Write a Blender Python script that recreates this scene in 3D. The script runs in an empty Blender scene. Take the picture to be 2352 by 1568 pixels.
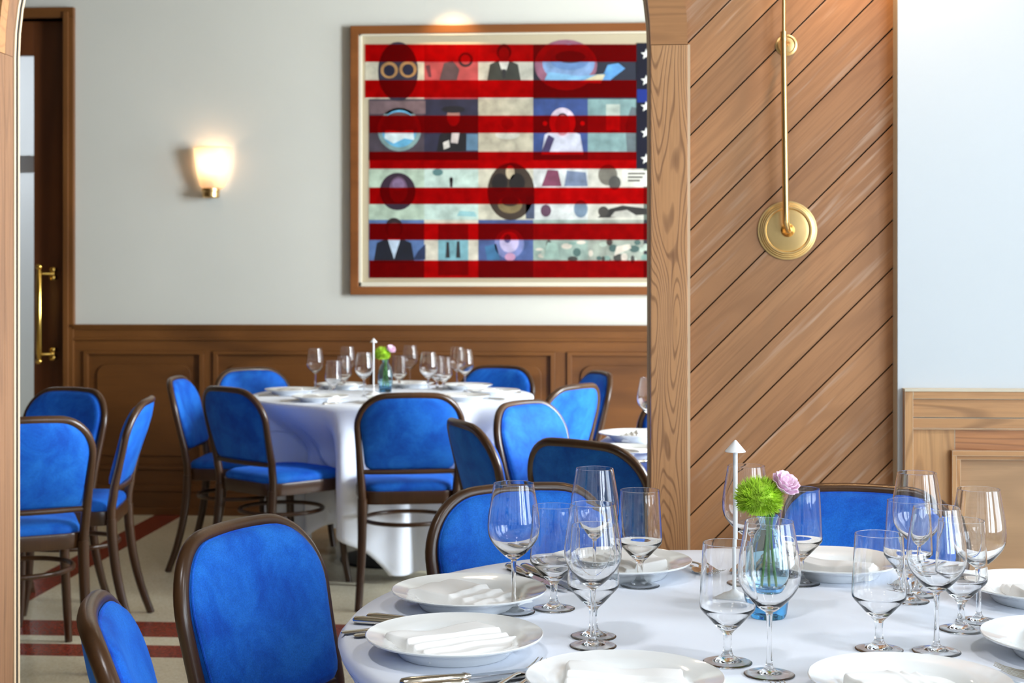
import bpy, math, random
from mathutils import Vector, noise
random.seed(7)
PI = math.pi
SC = bpy.context.scene
COL = SC.collection

# ------------------------------------------------------------ camera
FPX, HY, H, YAW = 3300.0, 650.0, 1.29, math.radians(3.5)
cs, sn = math.cos(YAW), math.sin(YAW)
cd = bpy.data.cameras.new('camera'); cam = bpy.data.objects.new('camera', cd); COL.objects.link(cam)
cam.location = (0, 0, H); cam.rotation_euler = (PI/2, 0, YAW)
cd.sensor_width = 36; cd.lens = FPX/2352*36; cd.shift_y = -(784-HY)/2352
cd.clip_start = .05; cd.dof.use_dof = True; cd.dof.focus_distance = 2.25; cd.dof.aperture_fstop = 9.0
SC.camera = cam
# ------------------------------------------------------------ world, exposure
w = bpy.data.worlds.new('World'); SC.world = w; w.use_nodes = True
w.node_tree.nodes['Background'].inputs[0].default_value = (.72, .86, 1, 1)
w.node_tree.nodes['Background'].inputs[1].default_value = .35
SC.view_settings.view_transform = 'Standard'; SC.view_settings.look = 'None'
SC.view_settings.exposure = 0.25; SC.view_settings.gamma = 1; SC.view_settings.use_curve_mapping = False
cy = SC.cycles
cy.max_bounces = 24; cy.diffuse_bounces = 5; cy.glossy_bounces = 6; cy.transmission_bounces = 24
cy.transparent_max_bounces = 24; cy.sample_clamp_indirect = 8; cy.caustics_refractive = True; cy.caustics_reflective = False
cy.blur_glossy = .6

def lamp(name, typ, loc, rot, energy, color, **kw):
    d = bpy.data.lights.new(name, typ); d.energy = energy; d.color = color
    for k, v in kw.items(): setattr(d, k, v)
    o = bpy.data.objects.new(name, d); COL.objects.link(o); o.location = loc; o.rotation_euler = rot
    return o
# daylight in the window openings (right wall, wall behind the camera)
NRX, NBY, FRX, FLX, CZ = 2.9, -5.5, 3.6, -6.4, 3.3
DAY = (.78, .89, 1.0)
for yy, ee in ((-3.6, 10), (-1.8, 105), (0.0, 115), (1.9, 60)):
    lamp('daylight_right', 'AREA', (NRX+.10, yy, 1.9), (0, PI/2, 0), ee, DAY, shape='RECTANGLE', size=2.4, size_y=1.4)
for i, xx in enumerate((-1.9, -.2, 1.5)):
    lamp('daylight_back', 'AREA', (xx, NBY-.10, 1.9), (PI/2, 0, 0), 3, DAY, shape='RECTANGLE', size=1.4, size_y=2.4)
for yy, ee in ((4.5, 570), (6.5, 125)):
    lamp('daylight_far_right', 'AREA', (FRX+.10, yy, 1.9), (0, PI/2, 0), ee, (.84, .93, 1), shape='RECTANGLE', size=2.4, size_y=1.4)
# warm far downlights; near pair is added cool fill to brighten the cloth
for xx, yy, e in ((-3, 5.4, 3), (-.6, 5.4, 3), (1.8, 5.4, 3), (-.6, 1.2, 17), (1.4, 1.2, 17)):
    lamp('ceiling_downlight_and_fill', 'AREA', (xx, yy, CZ-.02), (0, 0, 0), e, (1, .83, .62) if yy > 3 else (.95, .96, 1), shape='DISK', size=.3)

# ------------------------------------------------------------ pixel helpers (room surveyed from the photo)
def C(X, D, z=0): return Vector((X*cs - D*sn, X*sn + D*cs, z))
def Cdir(X, D): return Vector((X*cs - D*sn, X*sn + D*cs, 0)).normalized()
def onZ(x, y, z):
    D = (H-z)*FPX/(y-HY); return C((x-1176)/FPX*D, D, z)
def onY(x, y, Y):
    k = (x-1176)/FPX; D = Y/(cs + sn*k); p = C(k*D, D); return Vector((p.x, Y, H + (HY-y)/FPX*D))

# ------------------------------------------------------------ materials
def srgb(r, g, b):
    f = lambda c: (c/255/12.92 if c <= 10 else ((c/255+.055)/1.055)**2.4)
    return (f(r), f(g), f(b), 1)
def mat(name):
    m = bpy.data.materials.new(name); m.use_nodes = True
    nt = m.node_tree; return m, nt, nt.nodes['Principled BSDF']
def N(nt, t, **kw):
    n = nt.nodes.new(t)
    for k, v in kw.items():
        if k.startswith('i_'):
            n.inputs[k[2:].replace('_', ' ')].default_value = v
        else: setattr(n, k, v)
    return n
def L(nt, a, b): nt.links.new(a, b)
def ramp(nt, fac, stops):
    r = N(nt, 'ShaderNodeValToRGB'); e = r.color_ramp.elements
    while len(e) < len(stops): e.new(.5)
    for q, (p, c) in zip(e, stops): q.position = p; q.color = c
    L(nt, fac, r.inputs[0]); return r.outputs[0]
def mth(nt, op, a, b=None):
    n = N(nt, 'ShaderNodeMath', operation=op)
    for i, v in enumerate((a, b)):
        if v is None: continue
        if isinstance(v, (int, float)): n.inputs[i].default_value = v
        else: L(nt, v, n.inputs[i])
    return n.outputs[0]
def mixc(nt, fac, a, b, mode='MIX'):
    n = N(nt, 'ShaderNodeMix', data_type='RGBA', blend_type=mode)
    for i, v in ((0, fac), (6, a), (7, b)):
        if isinstance(v, (int, float)): n.inputs[i].default_value = v
        elif isinstance(v, tuple): n.inputs[i].default_value = v
        else: L(nt, v, n.inputs[i])
    return n.outputs[2]
def bump(nt, p, h, s, d=.002):
    b = N(nt, 'ShaderNodeBump', i_Strength=s, i_Distance=d); L(nt, h, b.inputs['Height']); L(nt, b.outputs[0], p.inputs['Normal'])

def plain(name, col, rough=.5, metal=0, noise_amt=0, nscale=8, spec=.5, coat=0, bumpamt=0, bscale=200):
    m, nt, p = mat(name)
    p.inputs['Base Color'].default_value = col; p.inputs['Roughness'].default_value = rough
    p.inputs['Metallic'].default_value = metal; p.inputs['Specular IOR Level'].default_value = spec
    p.inputs['Coat Weight'].default_value = coat
    tc = N(nt, 'ShaderNodeTexCoord')
    nz = N(nt, 'ShaderNodeTexNoise', i_Scale=nscale, i_Detail=4.0); L(nt, tc.outputs['Object'], nz.inputs[0])
    if noise_amt:
        f = N(nt, 'ShaderNodeMapRange', i_From_Min=.3, i_From_Max=.7, i_To_Min=1-noise_amt, i_To_Max=1+noise_amt*.4)
        L(nt, nz.outputs[0], f.inputs[0])
        c = mixc(nt, 1.0, col, f.outputs[0], 'MULTIPLY'); L(nt, c, p.inputs['Base Color'])
    if bumpamt:
        n2 = N(nt, 'ShaderNodeTexNoise', i_Scale=bscale, i_Detail=3.0); L(nt, tc.outputs['Object'], n2.inputs[0])
        bump(nt, p, n2.outputs[0], bumpamt)
    return m

def wood(name, lo, mid, hi, axis='Z', figure=26, fscale=2.2, line=.5, rough=.42, plank=0, pores=.35, stretch=.12, white=0):
    m, nt, p = mat(name)
    tc = N(nt, 'ShaderNodeTexCoord'); vec = tc.outputs['Object']
    rnd = None
    if plank:
        sx = N(nt, 'ShaderNodeSeparateXYZ'); L(nt, vec, sx.inputs[0])
        idx = mth(nt, 'FLOOR', mth(nt, 'DIVIDE', sx.outputs[2], plank))
        wn = N(nt, 'ShaderNodeTexWhiteNoise', noise_dimensions='1D'); L(nt, idx, wn.inputs['W']); rnd = wn.outputs[0]
        ad = N(nt, 'ShaderNodeVectorMath', operation='MULTIPLY_ADD'); L(nt, wn.outputs[1], ad.inputs[0])
        ad.inputs[1].default_value = (9, 9, 9); L(nt, vec, ad.inputs[2]); vec = ad.outputs[0]
    def mp(s):
        v = {'X': (s, 1, 1), 'Y': (1, s, 1), 'Z': (1, 1, s)}[axis]
        n = N(nt, 'ShaderNodeMapping'); n.inputs['Scale'].default_value = v; L(nt, vec, n.inputs[0]); return n.outputs[0]
    n1 = N(nt, 'ShaderNodeTexNoise', i_Scale=fscale*3, i_Detail=1.5, i_Roughness=.4); L(nt, mp(stretch), n1.inputs[0])
    s = mth(nt, 'SINE', mth(nt, 'MULTIPLY', n1.outputs[0], figure*2))
    ln = N(nt, 'ShaderNodeMapRange', i_From_Min=.35, i_From_Max=1.0, i_To_Min=0.0, i_To_Max=line); L(nt, s, ln.inputs[0])
    n2 = N(nt, 'ShaderNodeTexNoise', i_Scale=150.0, i_Detail=4.0, i_Roughness=.65); L(nt, mp(.03), n2.inputs[0])
    n3 = N(nt, 'ShaderNodeTexNoise', i_Scale=5.0, i_Detail=4.0); L(nt, mp(.3), n3.inputs[0])
    base = ramp(nt, n3.outputs[0], [(.3, mid), (.7, hi)])
    pr = N(nt, 'ShaderNodeMapRange', i_From_Min=.45, i_From_Max=.75, i_To_Min=0.0, i_To_Max=pores); L(nt, n2.outputs[0], pr.inputs[0])
    f = mth(nt, 'MAXIMUM', mth(nt, 'MULTIPLY', ln.outputs[0], mth(nt, 'ADD', mth(nt, 'MULTIPLY', n2.outputs[0], .9), .4)), pr.outputs[0])
    c = mixc(nt, f, base, lo)
    if white:
        n4 = N(nt, 'ShaderNodeTexNoise', i_Scale=70.0, i_Detail=2.0); L(nt, mp(.06), n4.inputs[0])
        n5 = N(nt, 'ShaderNodeTexNoise', i_Scale=5.0, i_Detail=2.0); L(nt, mp(.4), n5.inputs[0])
        wf = mth(nt, 'MULTIPLY', ramp(nt, n4.outputs[0], [(.55, (0, 0, 0, 1)), (.72, (1, 1, 1, 1))]), ramp(nt, n5.outputs[0], [(.48, (0, 0, 0, 1)), (.66, (1, 1, 1, 1))]))
        c = mixc(nt, mth(nt, 'MULTIPLY', wf, white), c, srgb(222, 200, 180))
    if rnd is not None:
        r2 = N(nt, 'ShaderNodeMapRange', i_To_Min=.82, i_To_Max=1.1); L(nt, rnd, r2.inputs[0])
        c = mixc(nt, 1.0, c, r2.outputs[0], 'MULTIPLY')
    L(nt, c, p.inputs['Base Color']); p.inputs['Roughness'].default_value = rough
    bump(nt, p, mth(nt, 'MULTIPLY', f, -1.0), .35, .0008)
    return m

def velvet(name, dark, base, light):
    m, nt, p = mat(name)
    tc = N(nt, 'ShaderNodeTexCoord'); v = tc.outputs['Object']
    oi = N(nt, 'ShaderNodeObjectInfo')
    ad = N(nt, 'ShaderNodeVectorMath', operation='ADD'); L(nt, v, ad.inputs[0]); L(nt, oi.outputs['Location'], ad.inputs[1])
    n1 = N(nt, 'ShaderNodeTexNoise', i_Scale=9.0, i_Detail=6.0, i_Roughness=.65, i_Distortion=.5); L(nt, ad.outputs[0], n1.inputs[0])
    n2 = N(nt, 'ShaderNodeTexNoise', i_Scale=420.0, i_Detail=2.0); L(nt, v, n2.inputs[0])
    c = ramp(nt, n1.outputs[0], [(.36, dark), (.46, base), (.62, light)])
    g = N(nt, 'ShaderNodeMapRange', i_From_Min=.3, i_From_Max=.7, i_To_Min=.8, i_To_Max=1.15); L(nt, n2.outputs[0], g.inputs[0])
    L(nt, mixc(nt, 1.0, c, g.outputs[0], 'MULTIPLY'), p.inputs['Base Color'])
    p.inputs['Roughness'].default_value = .75; p.inputs['Specular IOR Level'].default_value = .25
    p.inputs['Sheen Weight'].default_value = .55; p.inputs['Sheen Roughness'].default_value = .35
    p.inputs['Sheen Tint'].default_value = srgb(70, 140, 255)
    bump(nt, p, n1.outputs[0], .25, .004)
    return m

def glass(name, col=(1, 1, 1, 1), rough=0):
    m, nt, p = mat(name)
    p.inputs['Base Color'].default_value = col; p.inputs['Roughness'].default_value = rough
    p.inputs['Transmission Weight'].default_value = 1; p.inputs['IOR'].default_value = 1.47
    tc = N(nt, 'ShaderNodeTexCoord'); nz = N(nt, 'ShaderNodeTexNoise', i_Scale=14.0); L(nt, tc.outputs['Object'], nz.inputs[0])
    bump(nt, p, nz.outputs[0], .06, .001)
    return m

def cloth_mat(name, col, creases=True):
    m, nt, p = mat(name)
    tc = N(nt, 'ShaderNodeTexCoord'); v = tc.outputs['Object']
    p.inputs['Base Color'].default_value = col; p.inputs['Roughness'].default_value = .8
    p.inputs['Sheen Weight'].default_value = .15; p.inputs['Specular IOR Level'].default_value = .2
    n1 = N(nt, 'ShaderNodeTexNoise', i_Scale=3.5, i_Detail=4.0, i_Roughness=.5, i_Distortion=.8); L(nt, v, n1.inputs[0])
    wv = N(nt, 'ShaderNodeTexNoise', i_Scale=900.0, i_Detail=1.0); L(nt, v, wv.inputs[0])
    h = mth(nt, 'ADD', mth(nt, 'MULTIPLY', n1.outputs[0], 1.0), mth(nt, 'MULTIPLY', wv.outputs[0], .03))
    bump(nt, p, h, .35, .012)
    return m

OAKJ = wood('oak_casing', srgb(108, 70, 43), srgb(185, 135, 90), srgb(200, 150, 103), 'Z', figure=150, fscale=3.2, line=.8, stretch=.14)
OAKL = wood('oak_jamb_shaded', srgb(70, 44, 26), srgb(122, 84, 54), srgb(134, 94, 62), 'Z', figure=70, fscale=3.2, line=.35, stretch=.06, rough=.7, pores=.3)  # jamb shade put into the colour: darker oak offsets the window light
OAKH = wood('oak_horizontal', srgb(107, 71, 41), srgb(172, 123, 77), srgb(195, 146, 97), 'X', figure=55, fscale=2.4, line=.6, stretch=.1)
OAKR = wood('oak_reddish', srgb(112, 66, 38), srgb(169, 111, 66), srgb(191, 131, 81), 'X', figure=70, fscale=2.4, line=.6)
OAKV = wood('oak_vertical', srgb(117, 79, 47), srgb(176, 127, 81), srgb(197, 149, 99), 'Z', figure=60, fscale=2.2, line=.5)
OAKG = wood('oak_greyed', srgb(114, 85, 58), srgb(164, 126, 91), srgb(181, 143, 105), 'X', figure=14, fscale=2.0, line=.3)
PLK = wood('oak_planks', srgb(114, 75, 46), srgb(164, 115, 75), srgb(181, 131, 88), 'X', figure=40, fscale=1.6, line=.3, plank=.0818, white=.6, pores=.5)
FARW = wood('oak_wainscot', srgb(58, 32, 11), srgb(98, 59, 24), srgb(121, 75, 33), 'X', figure=14, fscale=1.0, line=.4, pores=.2)
FARV = wood('oak_wainscot_upright', srgb(58, 32, 11), srgb(103, 63, 28), srgb(123, 78, 37), 'Z', figure=14, fscale=1.0, line=.35, pores=.2)
DOORW = wood('door_wood', srgb(48, 22, 8), srgb(92, 50, 24), srgb(112, 62, 28), 'Z', figure=10, fscale=1.2, line=.4)
FRAMEW = wood('picture_frame_wood', srgb(84, 44, 14), srgb(122, 70, 30), srgb(140, 84, 40), 'X', figure=8, fscale=2, line=.3)
CHW = wood('chair_wood', srgb(24, 13, 5), srgb(58, 35, 18), srgb(78, 50, 28), 'Z', figure=8, fscale=3, line=.3, rough=.28)
VEL = velvet('blue_velvet', srgb(10, 78, 178), srgb(15, 92, 192), srgb(28, 110, 206))
PIPE = velvet('velvet_piping', srgb(8, 60, 165), srgb(13, 80, 190), srgb(24, 100, 208))
WALLN = plain('plaster_cool_white', srgb(204, 212, 219), .7, noise_amt=.02, nscale=2, spec=.2, bumpamt=.03)
WALLF = plain('plaster_warm_white', srgb(212, 211, 202), .75, noise_amt=.03, nscale=1.5, spec=.2, bumpamt=.03)
WALLD = plain('dark_unseen_wall', srgb(84, 70, 54), .7, noise_amt=.04, nscale=2)  # dark tone given to the unseen walls to cut bounced light
STRIP = plain('painted_strip', srgb(205, 196, 176), .6)
CEIL = plain('ceiling_paint', srgb(150, 142, 128), .8, bumpamt=.03)  # unseen ceiling toned down for less bounced light
CLOTH = cloth_mat('white_tablecloth', srgb(238, 243, 254))
LINEN = cloth_mat('napkin_linen', srgb(243, 242, 240))
PORC = plain('white_porcelain', srgb(238, 240, 240), .12, coat=.5)
GLASS = glass('clear_glass')
BLUEG = glass('blue_glass', srgb(208, 238, 250))
BLUEB = glass('deep_blue_glass', srgb(80, 165, 225))
WATER = glass('water', srgb(190, 232, 246)); WATER.node_tree.nodes['Principled BSDF'].inputs['IOR'].default_value = 1.33
SILV = plain('silver', srgb(214, 208, 198), .16, metal=1, noise_amt=.05, nscale=30)
STEEL = plain('knife_steel', srgb(205, 210, 216), .2, metal=1)
BRASS = plain('brushed_brass', srgb(230, 192, 130), .28, metal=1, noise_amt=.05, nscale=40)
PBRASS = plain('polished_brass', srgb(228, 186, 96), .18, metal=1)
LAMPW = plain('white_enamel', srgb(236, 236, 236), .35)
STEM = plain('green_stem', srgb(110, 165, 60), .5, noise_amt=.15, nscale=60)
GREEN = plain('dianthus_green', srgb(178, 218, 52), .6, noise_amt=.45, nscale=60)
PINK = plain('pink_petal', srgb(238, 205, 226), .6, noise_amt=.08, nscale=60)
DARK = plain('dark_gap', srgb(20, 14, 10), .9)
BEAD = plain('edge_bead', srgb(205, 180, 150), .4)

# ------------------------------------------------------------ mesh builder
class MB:
    def __init__(s): s.v = []; s.f = []; s.m = []; s.mi = 0
    def add(s, vs, fs):
        o = len(s.v); s.v += [tuple(v) for v in vs]
        for f in fs: s.f.append([i+o for i in f]); s.m.append(s.mi)
        return s
    def box(s, x0, x1, y0, y1, z0, z1):
        v = [(x, y, z) for x in (x0, x1) for y in (y0, y1) for z in (z0, z1)]
        return s.add(v, [(0,1,3,2),(4,6,7,5),(0,4,5,1),(2,3,7,6),(0,2,6,4),(1,5,7,3)])
    def lathe(s, prof, seg=48, closed=False, cx=0, cy=0, cz=0):
        n = len(prof); v = []
        for i in range(seg):
            a = 2*PI*i/seg; c_, s_ = math.cos(a), math.sin(a)
            v += [(cx+r*c_, cy+r*s_, cz+z) for r, z in prof]
        f = []
        for i in range(seg):
            j = (i+1) % seg
            for k in range(n-1):
                if prof[k][0] < 1e-7 and prof[k+1][0] < 1e-7: continue
                if prof[k][0] < 1e-7: f.append((i*n+k, j*n+k+1, i*n+k+1))
                elif prof[k+1][0] < 1e-7: f.append((i*n+k, j*n+k, j*n+k+1))
                else: f.append((i*n+k, j*n+k, j*n+k+1, i*n+k+1))
        return s.add(v, f)
    def tube(s, pts, rad, seg=12, closed=False, up=None, caps=True):
        P = [Vector(p) for p in pts]; n = len(P)
        rad = rad if isinstance(rad, list) else [rad]*n
        prev = None; v = []
        for i in range(n):
            if closed: t = P[(i+1) % n]-P[i-1]
            else: t = P[min(i+1, n-1)]-P[max(i-1, 0)]
            t.normalize()
            if up is not None: a = Vector(up)
            elif prev is None: a = Vector((0, 0, 1)) if abs(t.z) < .9 else Vector((0, 1, 0))
            else: a = prev
            a = a - t*a.dot(t)
            if a.length < 1e-6: a = t.orthogonal()
            a.normalize(); prev = a; b = t.cross(a)
            ra, rb = rad[i] if isinstance(rad[i], tuple) else (rad[i], rad[i])
            for k in range(seg):
                q = 2*PI*k/seg; v.append(P[i] + a*ra*math.cos(q) + b*rb*math.sin(q))
        f = []
        for i in range(n if closed else n-1):
            j = (i+1) % n
            for k in range(seg):
                l = (k+1) % seg; f.append((i*seg+k, i*seg+l, j*seg+l, j*seg+k))
        if not closed and caps: f += [tuple(range(seg))[::-1], tuple((n-1)*seg+k for k in range(seg))]
        return s.add(v, f)
    def grid(s, fn, nu, nv, wrapu=False):
        v = [fn(i/(nu-(0 if wrapu else 1)), j/(nv-1)) for i in range(nu) for j in range(nv)]
        f = []
        for i in range(nu if wrapu else nu-1):
            for j in range(nv-1):
                a, b = i*nv+j, ((i+1) % nu)*nv+j; f.append((a, b, b+1, a+1))
        return s.add(v, f)
    def prism(s, poly, y0, y1):           # polygon in XZ (counter-clockwise from -Y), extruded along Y
        n = len(poly); v = [(x, y0, z) for x, z in poly]+[(x, y1, z) for x, z in poly]
        f = [tuple(range(n)), tuple(range(2*n-1, n-1, -1))]+[(i, i+n, (i+1) % n+n, (i+1) % n) for i in range(n)]
        return s.add(v, f)
    def slab(s, poly, z0, z1):            # polygon in XY, extruded along Z
        n = len(poly); v = [(x, y, z0) for x, y in poly]+[(x, y, z1) for x, y in poly]
        f = [tuple(range(n))[::-1], tuple(range(n, 2*n))]+[(i, (i+1) % n, (i+1) % n+n, i+n) for i in range(n)]
        return s.add(v, f)
    def build(s, name, mats, parent=None, smooth=True, bevel=0, loc=None, angle=40, sub=0):
        me = bpy.data.meshes.new(name); me.from_pydata(s.v, [], s.f)
        for m in (mats if isinstance(mats, list) else [mats]): me.materials.append(m)
        me.polygons.foreach_set('material_index', s.m)
        me.update()
        if bevel or smooth:
            import bmesh
            bm = bmesh.new(); bm.from_mesh(me)
            if bevel:
                ed = [e for e in bm.edges if len(e.link_faces) == 2 and e.calc_face_angle(0) > .5]
                bmesh.ops.bevel(bm, geom=ed, offset=bevel, segments=2, affect='EDGES', profile=.6, clamp_overlap=True)
            if smooth:
                for f in bm.faces: f.smooth = True
                for e in bm.edges:
                    if len(e.link_faces) == 2 and e.calc_face_angle(0) > math.radians(angle): e.smooth = False
            bm.to_mesh(me); bm.free()
        o = bpy.data.objects.new(name, me); COL.objects.link(o)
        if loc is not None: o.location = loc
        if parent: o.parent = parent
        if sub:
            md = o.modifiers.new('s', 'SUBSURF'); md.levels = md.render_levels = sub
        return o

def tag(o, label=None, cat=None, group=None, kind=None):
    if label: o['label'] = label
    if cat: o['category'] = cat
    if group: o['group'] = group
    if kind: o['kind'] = kind
    return o
def empty(name, loc=(0, 0, 0), rz=0):
    o = bpy.data.objects.new(name, None); COL.objects.link(o); o.empty_display_size = .05
    o.location = loc; o.rotation_euler = (0, 0, rz); return o
def kids(o): return [c for c in COL.objects if c.parent == o]
def dup(o, parent=None):
    c = o.copy(); COL.objects.link(c)
    if parent: c.parent = parent
    for ch in kids(o): dup(ch, c)
    return c
def struct(o): o['kind'] = 'structure'; return o

def rpoly(corners, seg=8):
    """rounded polygon: corners = [(x, y, r)]"""
    out = []; n = len(corners)
    for i in range(n):
        p = Vector(corners[i][:2]); a = Vector(corners[i-1][:2]); b = Vector(corners[(i+1) % n][:2]); r = corners[i][2]
        if r <= 0: out.append((p.x, p.y)); continue
        da = (a-p).normalized(); db = (b-p).normalized()
        ang = da.angle(db); d = r/math.tan(ang/2); p0 = p+da*d; p1 = p+db*d
        c = p+(da+db).normalized()*(r/math.sin(ang/2))
        a0 = math.atan2(p0.y-c.y, p0.x-c.x); a1 = math.atan2(p1.y-c.y, p1.x-c.x)
        while a1-a0 > PI: a1 -= 2*PI
        while a1-a0 < -PI: a1 += 2*PI
        for k in range(seg+1):
            t = a0+(a1-a0)*k/seg; out.append((c.x+r*math.cos(t), c.y+r*math.sin(t)))
    return out
def resample(pts, n, closed=True):
    P = [Vector(p) for p in pts]
    if closed: P.append(P[0])
    d = [0]
    for i in range(1, len(P)): d.append(d[-1]+(P[i]-P[i-1]).length)
    out = []; m = n if closed else n-1; j = 0
    for i in range(n):
        t = d[-1]*i/m
        while j < len(d)-2 and d[j+1] < t: j += 1
        u = (t-d[j])/max(d[j+1]-d[j], 1e-9); out.append(P[j].lerp(P[j+1], min(u, 1)))
    return out
def sstep(a, b, x):
    t = max(0, min(1, (x-a)/(b-a))); return t*t*(3-2*t)

# ============================================================ THE ROOM
YW, YP, YC, YB = 3.47, 3.52, 3.50, 3.62       # white wall face, plank face, casing face, back of partition
YF = onY(380, 1178, 1).y*0 + 8.02*(cs + sn*(380-1176)/FPX)
XR = onY(1495, 300, YC).x; XL = onY(41, 300, YB).x
XM = (XL+XR)/2; RA = (XR-XL)/2; ZS = onY(1530, 102, YC).z; CW = .089
XP1 = onY(2053, 500, YP).x                     # right end of planks
XS = onY(2062, 500, YW).x

# floor with terrazzo bands
def floor_mat():
    m, nt, p = mat('terrazzo_floor')
    tc = N(nt, 'ShaderNodeTexCoord'); v = tc.outputs['Object']
    vo = N(nt, 'ShaderNodeTexVoronoi', i_Scale=160.0); L(nt, v, vo.inputs[0])
    n1 = N(nt, 'ShaderNodeTexNoise', i_Scale=2.0, i_Detail=3.0); L(nt, v, n1.inputs[0])
    chips = ramp(nt, vo.outputs['Color'], [(.0, srgb(222, 210, 176)), (.5, srgb(240, 230, 200)), (1, srgb(248, 242, 220))])
    redc = ramp(nt, vo.outputs['Color'], [(.0, srgb(116, 42, 32)), (.6, srgb(146, 58, 44)), (1, srgb(168, 84, 66))])
    sx = N(nt, 'ShaderNodeSeparateXYZ'); L(nt, v, sx.inputs[0])
    def band(s, a, b): return mth(nt, 'MULTIPLY', mth(nt, 'GREATER_THAN', s, a), mth(nt, 'LESS_THAN', s, b))
    ya = [onZ(330, y, 0).y for y in (1509, 1481, 1462, 1427)]
    X, Y = sx.outputs[0], sx.outputs[1]
    xs = onZ(388, 1187, 0).x; xw = .16
    h1 = mth(nt, 'MAXIMUM', band(Y, ya[0], ya[1]), band(Y, ya[2], ya[3]))
    v1 = mth(nt, 'MULTIPLY', band(X, xs-xw*.62, xs+xw*.38), mth(nt, 'GREATER_THAN', Y, ya[3]))
    h1 = mth(nt, 'MULTIPLY', h1, mth(nt, 'GREATER_THAN', X, xs-.1-xw))
    c = mixc(nt, mth(nt, 'MAXIMUM', h1, v1), chips, redc)
    L(nt, c, p.inputs['Base Color']); p.inputs['Roughness'].default_value = .22
    return m
FLOOR = floor_mat()
struct(MB().box(FLX-.2, FRX+.2, NBY-.3, YF+2.2, -.1, 0).build('floor', FLOOR, smooth=False))
struct(MB().box(FLX-.2, FRX+.2, NBY-.3, YF+2.2, CZ, CZ+.1).build('ceiling', CEIL, smooth=False))

# walls with window openings
def wall_with_windows(name, axis, pos, thick, a0, a1, wins, m):
    """axis 'x': wall plane x=pos running along y; wins = [(centre, width)] with z .7-2.8"""
    b = MB(); z0, z1 = .7, 3.1
    def bx(p, q, za, zb):
        if q <= p: return
        if axis == 'x': b.box(pos, pos+thick, p, q, za, zb)
        else: b.box(p, q, pos-thick, pos, za, zb)
    cur = a0
    for c, w_ in sorted(wins):
        bx(cur, c-w_/2, 0, CZ); bx(c-w_/2, c+w_/2, 0, z0); bx(c-w_/2, c+w_/2, z1, CZ); cur = c+w_/2
    bx(cur, a1, 0, CZ)
    return struct(b.build(name, m, smooth=False))
FRW = plain('window_paint', srgb(235, 235, 232), .4)
wcount = [0]
def window(axis, pos, c, w_):
    wcount[0] += 1
    r = struct(empty('window_%d' % wcount[0], (pos, c, .7) if axis == 'x' else (c, pos, .7), 0 if axis == 'x' else PI/2))
    f = MB(); hw = w_/2
    for y in (-hw, hw-.05): f.box(0, .06, y, y+.05, 0, 2.4)
    f.box(0, .06, -hw, hw, 0, .05); f.box(0, .06, -hw, hw, 2.35, 2.4)
    f.build('window_frame', FRW, r, smooth=False)
    g = MB(); g.box(.015, .04, -.012, .012, .05, 2.35)
    for z in (.8, 1.6): g.box(.015, .04, -hw+.05, hw-.05, z-.012, z+.012)
    g.build('glazing_bar', FRW, r, smooth=False)
    return r
wall_with_windows('wall_right', 'x', NRX, .15, NBY-.15, YW, [(-3.6, 1.4), (-1.8, 1.4), (0.0, 1.4), (1.9, 1.4)], WALLN)
for y in (-3.6, -1.8, 0.0, 1.9): window('x', NRX, y, 1.4)
wall_with_windows('wall_back', 'y', NBY, .15, FLX, NRX, [(-1.9, 1.4), (-.2, 1.4), (1.5, 1.4)], WALLD)
for x in (-1.9, -.2, 1.5):
    o = window('x', 0, 0, 1.4); o.location = (x, NBY-.08, .7); o.rotation_euler[2] = PI/2
wall_with_windows('wall_far_right', 'x', FRX, .15, YB, YF+2.2, [(4.5, 1.4), (6.5, 1.4)], WALLD)
for y in (4.5, 6.5): window('x', FRX, y, 1.4)
struct(MB().box(FLX-.15, FLX, NBY-.15, YF+2.2, 0, CZ).build('wall_left', WALLD, smooth=False))

# partition with the arch
def archpts(r, n=32): return [(XM+r*math.cos(a), ZS+r*math.sin(a)) for a in [PI*i/n for i in range(n+1)]]
b = MB()
b.box(FLX, XL-.016, YC+.02, YB-.002, 0, ZS); b.box(XR+.016, NRX+.6, YP+.021, YB-.002, 0, CZ)
ap = archpts(RA+.016)
b.box(FLX, XM-RA-.016, YC+.02, YB-.002, ZS, CZ)
for i in range(len(ap)-1):
    (xa, za), (xb, zb) = ap[i], ap[i+1]
    b.prism([(xb, zb), (xa, za), (xa, CZ), (xb, CZ)], YP+.021, YB-.002)
struct(b.build('wall_center', WALLD, smooth=False))
# arch casing (front), legs and arch separately joined at the springing
def ringseg(bb, r0, r1, y0, y1, n=40, joints=2):
    for i in range(n):
        a, c_ = PI*i/n, PI*(i+1)/n
        q = [(XM+r*math.cos(t), ZS+r*math.sin(t)) for r, t in ((r0, a), (r1, a), (r1, c_), (r0, c_))]
        bb.prism(q, y0, y1)
OAKA = wood('oak_arch', srgb(114, 75, 46), srgb(164, 113, 69), srgb(176, 125, 79), 'X', figure=50, fscale=2, line=.45)
bb = MB(); ringseg(bb, RA, RA+CW, 0, .022+YP-YP+.02)
o = bb.build('trim_1', OAKA, smooth=False); o.location = (0, YC, 0); struct(o)
b = MB(); b.box(XR, XR+CW, YC, YC+.04, 0, ZS-.001)
struct(b.build('trim_2', OAKJ, smooth=False, bevel=.002))
b = MB(); b.box(XR+CW, XR+CW+.006, YC+.004, YC+.03, 0, ZS)
struct(b.build('trim_3', BEAD, smooth=False))
b = MB(); b.box(XL-CW, XL, YC, YC+.04, 0, ZS-.001); struct(b.build('trim_4', OAKL, smooth=False, bevel=.002))
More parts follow.
